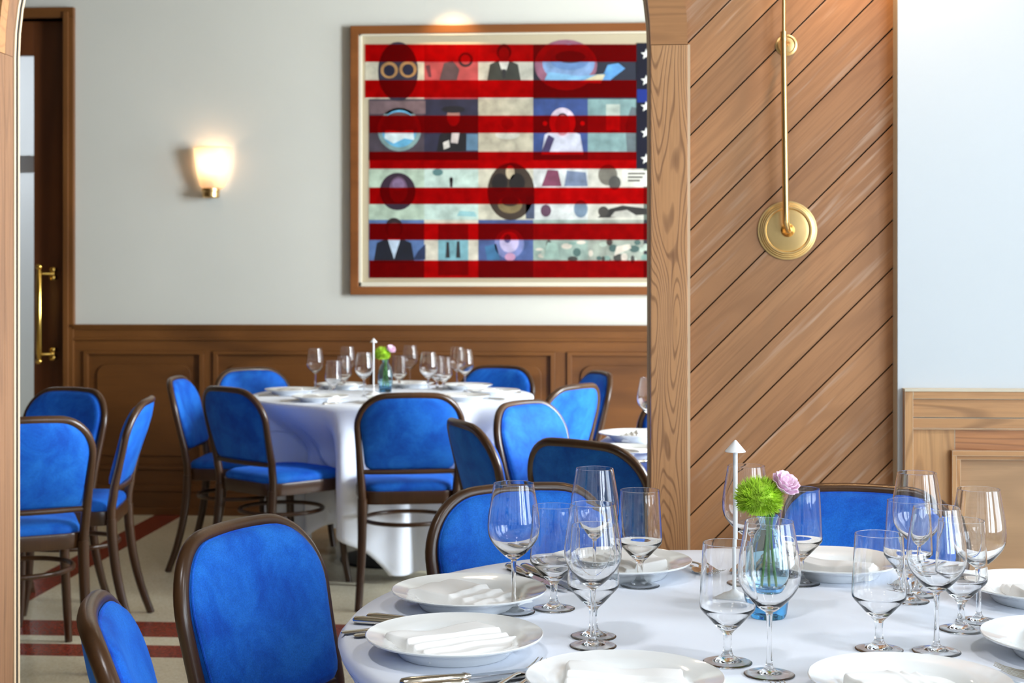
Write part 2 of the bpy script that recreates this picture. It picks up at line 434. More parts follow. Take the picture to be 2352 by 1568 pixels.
# reveal lining of the arch
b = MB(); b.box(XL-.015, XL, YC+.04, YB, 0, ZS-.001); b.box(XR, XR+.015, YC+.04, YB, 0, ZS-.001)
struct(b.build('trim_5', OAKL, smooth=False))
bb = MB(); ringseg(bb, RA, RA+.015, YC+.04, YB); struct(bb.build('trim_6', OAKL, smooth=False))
# thin bead and shadow gap round the back edge of the opening
for nm, d0, d1, mm, yy in (('trim_7', 0, .0035, BEAD, -.030), ('trim_8', .0, .0035, DARK, -.020), ('trim_9', .0, .0055, BEAD, -.010)):
    bb = MB(); r1 = RA+.004; r0 = RA-d1
    bb.box(XM-r1, XM-r0, YB+yy, YB+yy+.010, 0, ZS); bb.box(XM+r0, XM+r1, YB+yy, YB+yy+.010, 0, ZS)
    for i in range(40):
        a, c_ = PI*i/40, PI*(i+1)/40
        bb.prism([(XM+r*math.cos(t), ZS+r*math.sin(t)) for r, t in ((r0, a), (r1, a), (r1, c_), (r0, c_))], YB+yy, YB+yy+.010)
    struct(bb.build(nm, mm, smooth=False))

# diagonal planks
PX0, PX1 = XR+.03, XP1
def clip(poly, x0, x1, z0, z1):
    def cl(P, ins, cut):
        out = []
        for i in range(len(P)):
            a, b_ = P[i-1], P[i]
            if ins(b_):
                if not ins(a): out.append(cut(a, b_))
                out.append(b_)
            elif ins(a): out.append(cut(a, b_))
        return out
    def cx(c): return lambda a, b_: (c, a[1]+(b_[1]-a[1])*(c-a[0])/(b_[0]-a[0]))
    def cz(c): return lambda a, b_: (a[0]+(b_[0]-a[0])*(c-a[1])/(b_[1]-a[1]), c)
    for ins, cut in ((lambda p: p[0] >= x0, cx(x0)), (lambda p: p[0] <= x1, cx(x1)), (lambda p: p[1] >= z0, cz(z0)), (lambda p: p[1] <= z1, cz(z1))):
        if poly: poly = cl(poly, ins, cut)
    return poly
PW = .0818; ang = PI/4
zline = onY(1580, 421, YP).z-(XR+CW+.006-PX0)
org = Vector((PX0, YP, zline))
b = MB(); ca, sa = math.cos(ang), math.sin(ang)
def l2w(u, v): return (org.x+u*ca-v*sa, org.z+u*sa+v*ca)
def w2l(x, z): x -= org.x; z -= org.z; return (x*ca+z*sa, -x*sa+z*ca)
for k in range(-40, 40):
    v0, v1 = k*PW+.0016, (k+1)*PW-.0016
    P = clip([l2w(-6, v0), l2w(6, v0), l2w(6, v1), l2w(-6, v1)], PX0, PX1, 0, CZ)
    if len(P) >= 3: b.prism([w2l(*q) for q in P], 0, .02)
o = b.build('wall_panelling', PLK, smooth=False, bevel=.0006); o.location = org; o.rotation_euler = (0, -ang, 0); struct(o)
struct(MB().box(PX0-.005, PX1+.01, YP+.008, YP+.02, 0, CZ).build('trim_10', DARK, smooth=False))
# white wall at the right with its painted return
struct(MB().box(XS, NRX+.15, YW, YB-.01, 0, CZ).build('wall_front_right', WALLN, smooth=False))
struct(MB().box(PX1-.001, XS-.001, YW+.004, YB, 0, CZ).build('trim_11', STRIP, smooth=False, bevel=.001))

# wainscot on the right wall
def zof(y, x=2200): return onY(x, y, YW).z
def xof(x, y=1000, Y=None): return onY(x, y, YW if Y is None else Y).x
b = MB(); xe = NRX
b.mi = 0; b.box(xof(2072), xe, YW-.030, YW, zof(897), zof(891))                 # light ledge
b.mi = 3; b.box(xof(2073), xof(2092), YW-.026, YW, 0, zof(897))                # upright edge trim
b.mi = 1; b.box(xof(2092), xe, YW-.026, YW, zof(914), zof(897))
b.box(xof(2092), xe, YW-.016, YW, zof(957), zof(915)); b.box(xof(2092), xe, YW-.018, YW, zof(983), zof(958.5)); b.box(xof(2092), xe, YW-.022, YW, zof(984.5), zof(981))
b.mi = 3; b.box(xof(2092), xof(2190), YW-.012, YW, 0, zof(985))
b.mi = 2; b.box(xof(2190.5), xe, YW-.012, YW, zof(1036), zof(985))
b.mi = 4; b.box(xof(2190), xe, YW-.004, YW, 0, zof(1040))
b.mi = 1
for (x0, x1, d, ya) in ((2180, 2190, .030, 1034), (2190, 2202, .020, 1044)):
    b.mi = 3; b.box(xof(x0), xof(x1), YW-d, YW, 0, zof(ya-2.5))
    b.mi = 1; b.box(xof(x0)+.0004, xe, YW-d-.0005, YW, zof(ya+9), zof(ya-3))
struct(b.build('trim_12', [STRIP, OAKH, OAKR, OAKV, OAKG], smooth=False, bevel=.0006))

# ------------------------------------------------------------ far wall, door, wainscot
DX1 = onY(150, 500, YF).x; DX0 = DX1-.98; DZ = onY(140, 42, YF).z
b = MB(); b.box(FLX, DX0, YF, YF+.15, 0, CZ); b.box(DX1, FRX, YF, YF+.15, 0, CZ); b.box(DX0, DX1, YF, YF+.15, DZ, CZ)
struct(b.build('wall_front', WALLF, smooth=False))
struct(MB().box(FLX, FRX, YF+2.1, YF+2.2, 0, CZ).build('wall_vestibule', WALLN, smooth=False))
lamp('vestibule_light', 'AREA', (DX0-.3, YF+1.1, CZ-.05), (0, 0, 0), 40, (.95, .97, 1), shape='DISK', size=.5)
CX1 = onY(173, 500, YF).x; cwid = CX1-DX1
b = MB(); b.box(DX1, CX1, YF-.03, YF+.15, 0, DZ); b.box(DX0-cwid, DX0, YF-.03, YF+.15, 0, DZ)
b.box(DX1, DX1+.03, YF-.04, YF, 0, DZ+.03)
b.mi = 1; b.box(DX0-cwid, CX1, YF-.031, YF+.15, DZ, DZ+cwid)
struct(b.build('trim_13', [FARV, FARW], smooth=False, bevel=.003))
d = struct(empty('door_1', ((DX0+DX1)/2, YF+.05, 0)))
hx = (DX1-DX0)/2-.006; st = DX1-onY(80, 500, YF+.05).x
b = MB(); yy = .045
for a_ in (-1, 1): b.box(*sorted((a_*hx, a_*(hx-st))), 0, yy, .005, DZ-.006)
zt = onY(70, 127, YF+.05).z
b.box(-hx+st, hx-st, 0, yy, zt, DZ-.006); b.box(-hx+st, hx-st, 0, yy, .005, .32)
b.build('door_leaf', DOORW, d, smooth=False, bevel=.003)
MB().box(-hx+st-.005, hx-st+.005, .018, .026, .3, zt+.005).build('glass_pane', GLASS, d, smooth=False)
# long brass pull
hd = empty('door_handle'); hd.parent = d
px = onY(93, 720, YF-.02).x-d.location.x; bx_ = onY(120, 625, YF).x-d.location.x
za, zb = onY(93, 835, YF).z, onY(93, 606, YF).z
b = MB(); b.lathe([(0, 0), (.012, .002), (.02, .012), (.020, .02), (.010, .032), (.013, .038), (.013, .05), (.0165, .056), (.0165, zb-za-.056), (.013, zb-za-.05), (.013, zb-za-.038), (.010, zb-za-.032), (.02, zb-za-.02), (.02, zb-za-.012), (.012, zb-za-.002), (0, zb-za)], 20, cx=px, cy=-.09, cz=za)
for z in (za+.055, zb-.055):
    b.tube([(px, -.09, z), (bx_-.01, -.07, z), (bx_, -.06, z), (bx_, -.0, z)], [.009, .009, .016, .014], 12)
    for dz in (-.022, .022): b.lathe([(0, -.014), (.02, -.012), (.024, 0), (.02, .012), (0, .014)], 16, cx=bx_, cy=-.035, cz=z+dz)
o = b.build('pull_bar', PBRASS, d); bpy.data.objects.remove(hd); o.name = 'door_handle'
# notice paper and shade seen behind the pane
o = MB().box(DX1-st-.32, DX1-st-.055, YF+.30, YF+.303, onY(50, 397, YF+.3).z, onY(50, 357, YF+.3).z).build('notice_paper', plain('paper_white', srgb(235, 240, 248), .6), smooth=False)
tag(o, 'white paper notice seen through the glass of the wooden door', 'notice')

def zf(y, x=600): return onY(x, y, YF).z
def xf(x): return onY(x, 900, YF).x
b = MB(); x0, x1 = CX1, FRX
b.mi = 0; b.box(x0, x1, YF-.045, YF, zf(750), zf(745)); b.box(x0, x1, YF-.035, YF, zf(756), zf(750)); b.box(x0, x1, YF-.022, YF, zf(776), zf(756)); b.box(x0, x1, YF-.03, YF, zf(781), zf(776))
b.box(x0, x1, YF-.014, YF, zf(806), zf(781)); b.box(x0, x1, YF-.014, YF, zf(1118), zf(1078))
b.box(x0, x1, YF-.030, YF, zf(1128), zf(1114)); b.box(x0, x1, YF-.022, YF, 0, zf(1128)); b.box(x0, x1, YF-.034, YF, 0, zf(1165))
PAN = [(195, 470), (492, 872), (895, 1275), (1303, 1680), (1705, 2080)]
xs = [x0]+[xf(c) for p_ in PAN for c in p_]+[x1]
b.mi = 1
for i in range(0, len(xs), 2): b.box(xs[i], xs[i+1], YF-.0142, YF, zf(1078), zf(806))
for a_, c_ in PAN:
    X0, X1, Z0, Z1 = xf(a_), xf(c_), zf(1078), zf(806)
    b.mi = 0; b.box(X0, X1, YF-.004, YF, Z0, Z1)
    m_ = .024                                                                  # moulding round the field
    b.mi = 1; b.box(X0, X0+m_, YF-.026, YF, Z0, Z1); b.box(X1-m_, X1, YF-.026, YF, Z0, Z1)
    b.mi = 0; b.box(X0, X1, YF-.0265, YF, Z1-m_*.8, Z1); b.box(X0, X1, YF-.0265, YF, Z0, Z0+m_*.8)
    q = .075
    pl = rpoly([(X0+q, Z0+q, .04), (X1-q, Z0+q, .04), (X1-q, Z1-q, .06), (X0+q, Z1-q, .06)], 6)
    b.mi = 0; b.prism(pl, YF-.016, YF-.004)
struct(b.build('trim_14', [FARW, FARV], smooth=False, bevel=.0035))

# ============================================================ PICTURE
FW = onY
def P2(x, y): p = onY(x, y, YF); return p.x, p.z
pic = empty('framed_picture', (onY(1340, 360, YF).x, YF, onY(1340, 360, YF).z))
tag(pic, 'large wood-framed collage of red and white flag stripes on the far wall', 'picture')
X0, Z1 = P2(807, 62); _, Z0 = P2(812, 677); X1 = P2(1893, 300)[0]
def loc_box(bb, x0, x1, y0, y1, z0, z1):
    l = pic.location; bb.box(x0-l.x, x1-l.x, y0, y1, z0-l.z, z1-l.z)
fw_ = P2(826, 300)[0]-X0
b = MB(); b.mi = 0
loc_box(b, X0, X1, -.040, 0, Z1-fw_, Z1); loc_box(b, X0, X1, -.040, 0, Z0, Z0+fw_)
loc_box(b, X0, X0+fw_, -.0402, 0, Z0+.002, Z1-.002); loc_box(b, X1-fw_, X1, -.0402, 0, Z0+.002, Z1-.002)
b.build('frame', FRAMEW, pic, smooth=False, bevel=.004)
MATC = plain('mat_board', srgb(212, 205, 185), .7); MATI = plain('mat_board_recess', srgb(178, 166, 140), .8)
b = MB(); loc_box(b, X0+fw_, X1-fw_, -.012, -.002, Z0+fw_, Z1-fw_)
b.build('backing_board', MATI, pic, smooth=False)
b = MB(); g = .010
for (a0, a1, c0, c1) in ((X0+fw_, X1-fw_, Z1-fw_-g, Z1-fw_), (X0+fw_, X1-fw_, Z0+fw_, Z0+fw_+g*2.4), (X0+fw_, X0+fw_+g*1.6, Z0+fw_, Z1-fw_), (X1-fw_-g*1.6, X1-fw_, Z0+fw_, Z1-fw_)):
    loc_box(b, a0, a1, -.035, -.004, c0, c1)
b.build('mat', MATC, pic, smooth=False, bevel=.002)
# collage: square prints under translucent red stripes
cache = {}
def pm(r, g_, b_, rough=.5):
    k = (r, g_, b_)
    if k not in cache: cache[k] = plain('print_%d_%d_%d' % k, srgb(r, g_, b_), rough, noise_amt=.35, nscale=18)
    return cache[k]
art = MB(); amats = []
def am(m_):
    if m_ not in amats: amats.append(m_)
    return amats.index(m_)
def shape(poly, m_, lay):
    art.mi = am(m_); l = pic.location; y = -.0130-.0004*lay
    pts = [P2(x, y_) for x, y_ in poly]
    art.add([(x-l.x, y, z-l.z) for x, z in pts], [tuple(range(len(pts)))])
def rect(x0, y0, x1, y1, m_, lay): shape([(x0, y1), (x1, y1), (x1, y0), (x0, y0)], m_, lay)
def disc(cx, cy_, rx, ry, m_, lay, n=28): shape([(cx+rx*math.cos(2*PI*i/n), cy_-ry*math.sin(2*PI*i/n)) for i in range(n)], m_, lay)
CX = [840, 975, 1099, 1225, 1350, 1478, 1604, 1730, 1856]
RY = [103, 228, 368, 505, 638]
base = [[(196, 190, 170), (168, 70, 72), (186, 184, 170), (26, 28, 40), (30, 36, 52)],
        [(70, 62, 72), (40, 40, 62), (176, 170, 150), (50, 72, 128), (120, 150, 150)],
        [(176, 196, 176), (186, 208, 198), (200, 196, 176), (204, 208, 206), (196, 194, 182)],
        [(84, 112, 160), (206, 200, 182), (70, 90, 140), (140, 160, 150), (150, 158, 146)]]
rr = random.Random(3)
for j in range(4):
    for i in range(8):
        col = base[j][i] if i < 5 else rr.choice([(180, 175, 160), (60, 80, 120), (130, 60, 60), (90, 100, 90), (30, 30, 40)])
        off = 10 if j else 0
        rect(max(CX[i]+(8 if i == 0 and j else 0), 840), RY[j], CX[i+1], RY[j+1], pm(*col), 1)
def bust(cx, top, s, coat, skin, hair, shirt=None):
    yb = top+s*1.25
    shape([(cx-s*.62, yb), (cx+s*.62, yb), (cx+s*.52, top+s*.66), (cx+s*.18, top+s*.5), (cx-s*.18, top+s*.5), (cx-s*.52, top+s*.66)], coat, 2)
    if shirt: shape([(cx, yb-s*.1), (cx+s*.2, top+s*.52), (cx-s*.2, top+s*.52)], shirt, 3)
    disc(cx, top+s*.2, s*.27, s*.3, hair, 3); disc(cx, top+s*.27, s*.19, s*.24, skin, 4)
K = pm
# row 1
disc(915, 165, 46, 68, K(44, 42, 60), 2); disc(895, 162, 20, 19, K(170, 128, 80), 3); disc(938, 160, 20, 19, K(170, 128, 80), 3); disc(895, 163, 13, 13, K(24, 26, 50), 4); disc(938, 161, 13, 13, K(24, 26, 50), 4)
shape([(1010, 185), (1050, 185), (1056, 160), (1040, 140), (1020, 146)], K(80, 62, 66), 2); disc(1070, 138, 17, 17, K(40, 20, 26), 2); disc(1070, 138, 11, 11, K(160, 60, 60), 3); shape([(985, 178), (992, 178), (988, 150), (978, 152)], K(90, 40, 50), 2)
bust(1158, 108, 62, K(52, 54, 48), K(150, 134, 118), K(60, 50, 44), K(214, 214, 204)); shape([(1155, 180), (1161, 180), (1163, 160), (1153, 160)], K(40, 40, 42), 5)
disc(1300, 150, 72, 58, K(140, 90, 110), 2); disc(1306, 146, 60, 44, K(120, 150, 190), 3); disc(1308, 140, 44, 22, K(96, 130, 178), 4); disc(1310, 132, 34, 14, K(40, 42, 60), 5)
shape([(1250, 186), (1380, 186), (1392, 170), (1330, 176), (1260, 166)], K(120, 170, 205), 4); shape([(1380, 186), (1400, 186), (1436, 158), (1420, 146), (1396, 150)], K(90, 150, 205), 4); shape([(1330, 190), (1380, 192), (1390, 172), (1372, 172)], K(210, 200, 165), 5)
# row 2
rect(849, 232, 978, 262, K(112, 92, 96), 2); disc(918, 298, 50, 50, K(120, 150, 150), 2); disc(918, 296, 41, 43, K(96, 168, 206), 3); shape([(884, 318), (905, 330), (930, 318), (952, 322), (950, 300), (886, 300)], K(206, 224, 228), 4); disc(918, 280, 34, 22, K(90, 60, 60), 4)
shape([(1004, 348), (1070, 348), (1072, 310), (1052, 292), (1028, 292), (1010, 312)], K(20, 20, 26), 2); disc(1042, 252, 26, 8, K(26, 26, 34), 4); disc(1042, 268, 15, 22, K(150, 110, 100), 3); shape([(1020, 344), (1034, 338), (1032, 322), (1018, 328)], K(210, 206, 200), 4); shape([(1036, 328), (1052, 330), (1056, 306), (1038, 306)], K(200, 190, 186), 4); rect(1072, 308, 1098, 346, K(90, 124, 150), 2)
disc(1166, 310, 28, 10, K(196, 196, 184), 2); disc(1166, 284, 14, 14, K(150, 60, 50), 2)
bust(1292, 258, 78, K(190, 192, 206), K(170, 120, 130), K(206, 190, 196)); disc(1292, 282, 30, 34, K(200, 186, 200), 4); disc(1292, 288, 17, 24, K(170, 110, 120), 5); disc(1252, 284, 5, 5, K(220, 90, 80), 3); disc(1338, 284, 5, 5, K(220, 90, 80), 3); shape([(1244, 350), (1262, 350), (1274, 318), (1260, 310)], K(60, 50, 90), 5)
rect(1392, 240, 1424, 300, K(176, 186, 176), 2); shape([(1440, 348), (1470, 348), (1472, 250), (1450, 246), (1436, 290)], K(92, 104, 108), 2)
# row 3
disc(914, 440, 41, 43, K(52, 34, 52), 2); disc(916, 436, 21, 30, K(110, 84, 110), 3); disc(916, 424, 14, 14, K(140, 116, 150), 4)
disc(1006, 396, 12, 8, K(90, 130, 130), 2); shape([(1034, 430), (1040, 430), (1041, 412), (1033, 412)], K(50, 40, 44), 2); disc(1037, 412, 4, 5, K(40, 30, 34), 2); shape([(1050, 496), (1096, 498), (1090, 486), (1056, 484)], K(140, 186, 190), 2)
disc(1174, 440, 54, 66, K(58, 46, 36), 2); disc(1148, 420, 18, 22, K(22, 16, 16), 3); disc(1188, 420, 18, 22, K(22, 16, 16), 3); disc(1172, 470, 28, 20, K(120, 104, 70), 3); disc(1172, 462, 20, 12, K(44, 30, 24), 4); disc(1172, 396, 10, 16, K(196, 180, 150), 3); rect(1208, 450, 1228, 503, K(70, 80, 104), 2)
shape([(1244, 428), (1290, 428), (1282, 392), (1258, 390)], K(120, 60, 84), 2); shape([(1296, 428), (1350, 428), (1346, 396), (1302, 392)], K(110, 124, 150), 2); disc(1334, 480, 16, 20, K(110, 130, 150), 2); disc(1254, 484, 12, 14, K(90, 60, 80), 2)
disc(1396, 402, 22, 24, K(110, 106, 96), 2); disc(1412, 420, 14, 16, K(70, 70, 66), 3); rect(1430, 392, 1492, 428, K(220, 218, 206), 2)
for q in range(3): rect(1442, 397+q*8, 1482-q*6, 401+q*8, K(70, 66, 62), 3)
shape([(1372, 500), (1400, 500), (1492, 492), (1492, 480), (1430, 472), (1400, 480)], K(36, 34, 32), 2); shape([(1402, 498), (1470, 500), (1440, 482), (1412, 486)], K(180, 178, 168), 3); disc(1386, 486, 12, 12, K(60, 56, 52), 3)
# row 4
bust(906, 508, 76, K(18, 22, 36), K(80, 50, 56), K(44, 30, 36), K(190, 208, 226)); shape([(950, 596), (978, 596), (978, 560), (962, 576)], K(36, 50, 84), 3)
rect(1007, 516, 1076, 632, K(120, 170, 180), 2); shape([(1024, 592), (1034, 592), (1032, 556), (1026, 556)], K(40, 40, 44), 3); shape([(1048, 592), (1058, 592), (1056, 554), (1050, 554)], K(40, 40, 44), 3)
disc(1170, 560, 34, 34, K(120, 130, 180), 2); disc(1170, 556, 22, 24, K(190, 180, 214), 3); disc(1166, 548, 8, 10, K(80, 80, 130), 4); shape([(1120, 600), (1150, 600), (1140, 560), (1114, 566)], K(60, 110, 150), 2); disc(1172, 590, 12, 9, K(200, 150, 180), 4)
for q in range(26):
    x_ = rr.uniform(1236, 1490); y_ = rr.uniform(556, 596); disc(x_, y_, rr.uniform(4, 13), rr.uniform(3, 11), K(*rr.choice([(70, 96, 92), (120, 150, 140), (176, 190, 176), (60, 60, 56), (200, 190, 176)])), 2+q*.04, 9)
shape([(1248, 594), (1286, 594), (1280, 560), (1258, 556)], K(150, 176, 164), 4); shape([(1410, 588), (1450, 570), (1446, 560), (1416, 566)], K(206, 196, 182), 4); disc(1400, 556, 7, 8, K(60, 44, 40), 4)
art.build('artwork', amats, pic, smooth=False)
RED = bpy.data.materials.new('red_film'); RED.use_nodes = True; nt = RED.node_tree; p_ = nt.nodes['Principled BSDF']
p_.inputs['Base Color'].default_value = srgb(188, 4, 10); p_.inputs['Roughness'].default_value = .3
tb = N(nt, 'ShaderNodeBsdfTransparent'); tb.inputs[0].default_value = (.74, .014, .016, 1)
mx = N(nt, 'ShaderNodeMixShader'); mx.inputs[0].default_value = .16; L(nt, tb.outputs[0], mx.inputs[1]); L(nt, p_.outputs[0], mx.inputs[2])
L(nt, mx.outputs[0], nt.nodes['Material Output'].inputs[0])
NAVY = plain('navy_canton', srgb(10, 14, 34), .35, noise_amt=.2, nscale=6)
STAR = plain('star_white', srgb(225, 225, 220), .5)
SR = [(103, 143), (185, 225), (266, 306), (349, 388), (431, 469), (513, 551), (598, 638)]
l = pic.location
for i, (a_, c_) in enumerate(SR):
    b = MB(); e = 1462 if i < 4 else 1856
    q = [P2(840+(10 if i > 1 else 0), c_), P2(e, c_), P2(e, a_), P2(840+(10 if i > 1 else 0), a_)]
    b.add([(x-l.x, -.0165, z-l.z) for x, z in q], [(0, 1, 2, 3)])
    b.build('stripe', RED, pic, smooth=False)
b = MB(); q = [P2(1462, 388), P2(1856, 388), P2(1856, 100), P2(1462, 100)]
b.add([(x-l.x, -.0168, z-l.z) for x, z in q], [(0, 1, 2, 3)]); b.mi = 1; q = [P2(1463, 236), P2(1856, 236), P2(1856, 206), P2(1463, 206)]; b.add([(x-l.x, -.0170, z-l.z) for x, z in q], [(0, 1, 2, 3)])
b.build('canton', [NAVY, plain('canton_blue', srgb(14, 40, 120), .4)], pic, smooth=False)
for i in range(6):
    for j in range(5):
        b = MB()
        cx_, cy_ = 1484+i*66, 126+j*60
        pts = [(cx_+(13 if k % 2 == 0 else 5.2)*math.sin(k*PI/5), cy_-(13 if k % 2 == 0 else 5.2)*math.cos(k*PI/5)) for k in range(10)]
        pts = [P2(*t) for t in pts]; b.add([(x-l.x, -.0172, z-l.z) for x, z in pts], [tuple(range(10))[::-1]])
        b.build('star', STAR, pic, smooth=False)

# lamp over the picture (its light washes the top of the frame)
pl_ = onY(1040, 20, YF)
t = empty('picture_lamp', (pl_.x, YF, 2.98)); tag(t, 'small brass lamp above the flag collage on the far wall', 'lamp')
b = MB(); b.tube([(0, -.0, 0), (0, -.10, .05), (0, -.2, .04), (0, -.23, 0)], .006, 10); b.build('arm', BRASS, t)
b = MB(); b.lathe([(.012, .03), (.02, .02), (.05, -.05), (.048, -.05), (.018, .018)], 24, cy=-.23); b.build('lamp_shade', BRASS, t)
lamp('picture_lamp_light', 'SPOT', (pl_.x, YF-.21, 2.94), (math.radians(22), 0, 0), 18, (1, .66, .32), spot_size=math.radians(70), spot_blend=.9, shadow_soft_size=.03)

# ============================================================ WALL SCONCE
sc0 = onY(490, 445, YF)
t = empty('wall_sconce', (sc0.x, YF, sc0.z)); tag(t, 'lit half-round glass wall sconce with brass base on the far wall', 'wall lamp')
SH, nt, p_ = mat('opal_shade')
p_.inputs['Base Color'].default_value = srgb(250, 226, 196); p_.inputs['Roughness'].default_value = .35
tr = N(nt, 'ShaderNodeBsdfTranslucent'); tr.inputs[0].default_value = (1, .90, .80, 1)
nz = N(nt, 'ShaderNodeTexNoise', i_Scale=25.0); bump(nt, p_, nz.outputs[0], .05)
mx = N(nt, 'ShaderNodeMixShader'); mx.inputs[0].default_value = .72; L(nt, p_.outputs[0], mx.inputs[1]); L(nt, tr.outputs[0], mx.inputs[2]); L(nt, mx.outputs[0], nt.nodes['Material Output'].inputs[0])
u = onY(491, 500, YF).x-onY(490, 500, YF).x
def shade_pt(i, j):
    a = PI*(1+i); z = j
    prof = [(0, 20), (.08, 28), (.2, 31), (.5, 36.5), (1, 43)]
    for k in range(4):
        if prof[k][0] <= z <= prof[k+1][0]:
            r = prof[k][1]+(prof[k+1][1]-prof[k][1])*(z-prof[k][0])/(prof[k+1][0]-prof[k][0])
    r *= u; c_, s_ = math.cos(a), math.sin(a)
    return (r*c_, -.012+r*.95*s_, .024+z*94*u)
b = MB(); b.grid(shade_pt, 25, 24); o = b.build('lamp_shade', SH, t)
md = o.modifiers.new('s', 'SOLIDIFY'); md.thickness = .003; md.offset = 0
b = MB(); b.lathe([(0, -.026), (.04, -.026), (.046, -.02), (.046, .006), (.05, .01), (.05, .024), (.04, .028), (0, .028)], 32, cy=-.052)
b.box(-.035, .035, -.03, 0, -.02, .02); b.build('base', BRASS, t)
EM, nt, p_ = mat('bulb_glow'); p_.inputs['Emission Color'].default_value = (1, .78, .5, 1); p_.inputs['Emission Strength'].default_value = 10
b = MB(); b.lathe([(0, .0), (.012, .004), (.02, .03), (.014, .055), (0, .062)], 16, cy=-.052, cz=.10); b.build('bulb', EM, t)
b = MB(); b.tube([(0, -.052, .02), (0, -.052, .1)], .006, 8); b.build('socket', BRASS, t)
lamp('sconce_light', 'POINT', (sc0.x, YF-.052, sc0.z+.185), (0, 0, 0), .75, (1, .68, .42), shadow_soft_size=.02)

# ============================================================ BRASS ARM LAMP ON THE PLANKS
R0 = onY(1808, 529, YP); upx = onY(1809, 529, YP).x-R0.x
t = empty('swing_arm_lamp', (R0.x, YP, R0.z)); tag(t, 'tall brass arm lamp with round rosettes on the diagonal oak planks', 'wall lamp')
def rosette(r, cx, cz, dep):
    b = MB(); pr = [(0, dep*.55), (.6*r, dep*.55), (.72*r, dep*.5), (.75*r, dep*.75), (.8*r, dep*.75), (.82*r, dep*.6), (.86*r, dep*.58), (.88*r, dep*.42), (.92*r, dep*.4), (.94*r, dep*.22), (r, dep*.2), (r, 0)]
    n0 = len(b.v); b.lathe(pr, 56)
    b.v = [(x+cx, -z, y+cz) for x, y, z in b.v]; return b
rosette(68*upx, 0, 0, .022).build('rosette', BRASS, t, angle=25)
uy = onY(1806, 104, YP).z-R0.z
rosette(25*upx, -2*upx, uy, .014).build('rosette', BRASS, t, angle=25)
b = MB(); so = .05
zc = onY(1800, 92, YP-so).z-R0.z; xb = onY(1805, 500, YP-so).x-R0.x; xt = onY(1800, 90, YP-so).x-R0.x
b.tube([(0, 0, 0), (0, -so*.6, 0), (xb*.5, -so*.9, .004), (xb, -so, .018), (xb, -so, .05), ((xb+xt)/2, -so, zc/2), (xt, -so, zc)], [.008, .0075, .0072, .0076, .0076, .0074, .0070], 16)
b.tube([(xt, -so, zc-.004), (xt, -so, zc), (xt, -so, zc+.008), (xt, -so, zc+.02)], [.0075, .0085, .0075, .008], 16)
zt_ = 2.55-R0.z
b.tube([(xt, -so, zc+.016), (xt, -so, zt_-.12), (xt+.02, -so-.01, zt_-.04), (xt+.07, -so-.03, zt_), (xt+.14, -so-.06, zt_), (xt+.19, -so-.09, zt_-.04), (xt+.21, -so-.1, zt_-.09)], .0044, 14)
b.tube([(-2*upx, 0, uy), (-2*upx, -.03, uy), (xt, -so, uy-.004)], .005, 10)
b.build('arm', BRASS, t)
b = MB(); b.lathe([(0, -.032), (.008, -.031), (.011, -.026), (.016, -.018), (.017, -.012)], 24); b.v = [(x, z, y) for x, y, z in b.v]; b.build('hub', BRASS, t)
b = MB(); b.lathe([(.012, 0), (.016, -.004), (.024, -.03), (.062, -.10), (.060, -.10), (.022, -.03), (.010, -.004)], 32, cx=xt+.21, cy=-so-.1, cz=zt_-.08); b.build('lamp_shade', BRASS, t)
lamp('arm_lamp_light', 'SPOT', (R0.x+xt+.21, YP-so-.1, 2.55-.13), (math.radians(14), math.radians(-14), 0), 26, (1, .62, .3), spot_size=math.radians(110), spot_blend=.8, shadow_soft_size=.03)

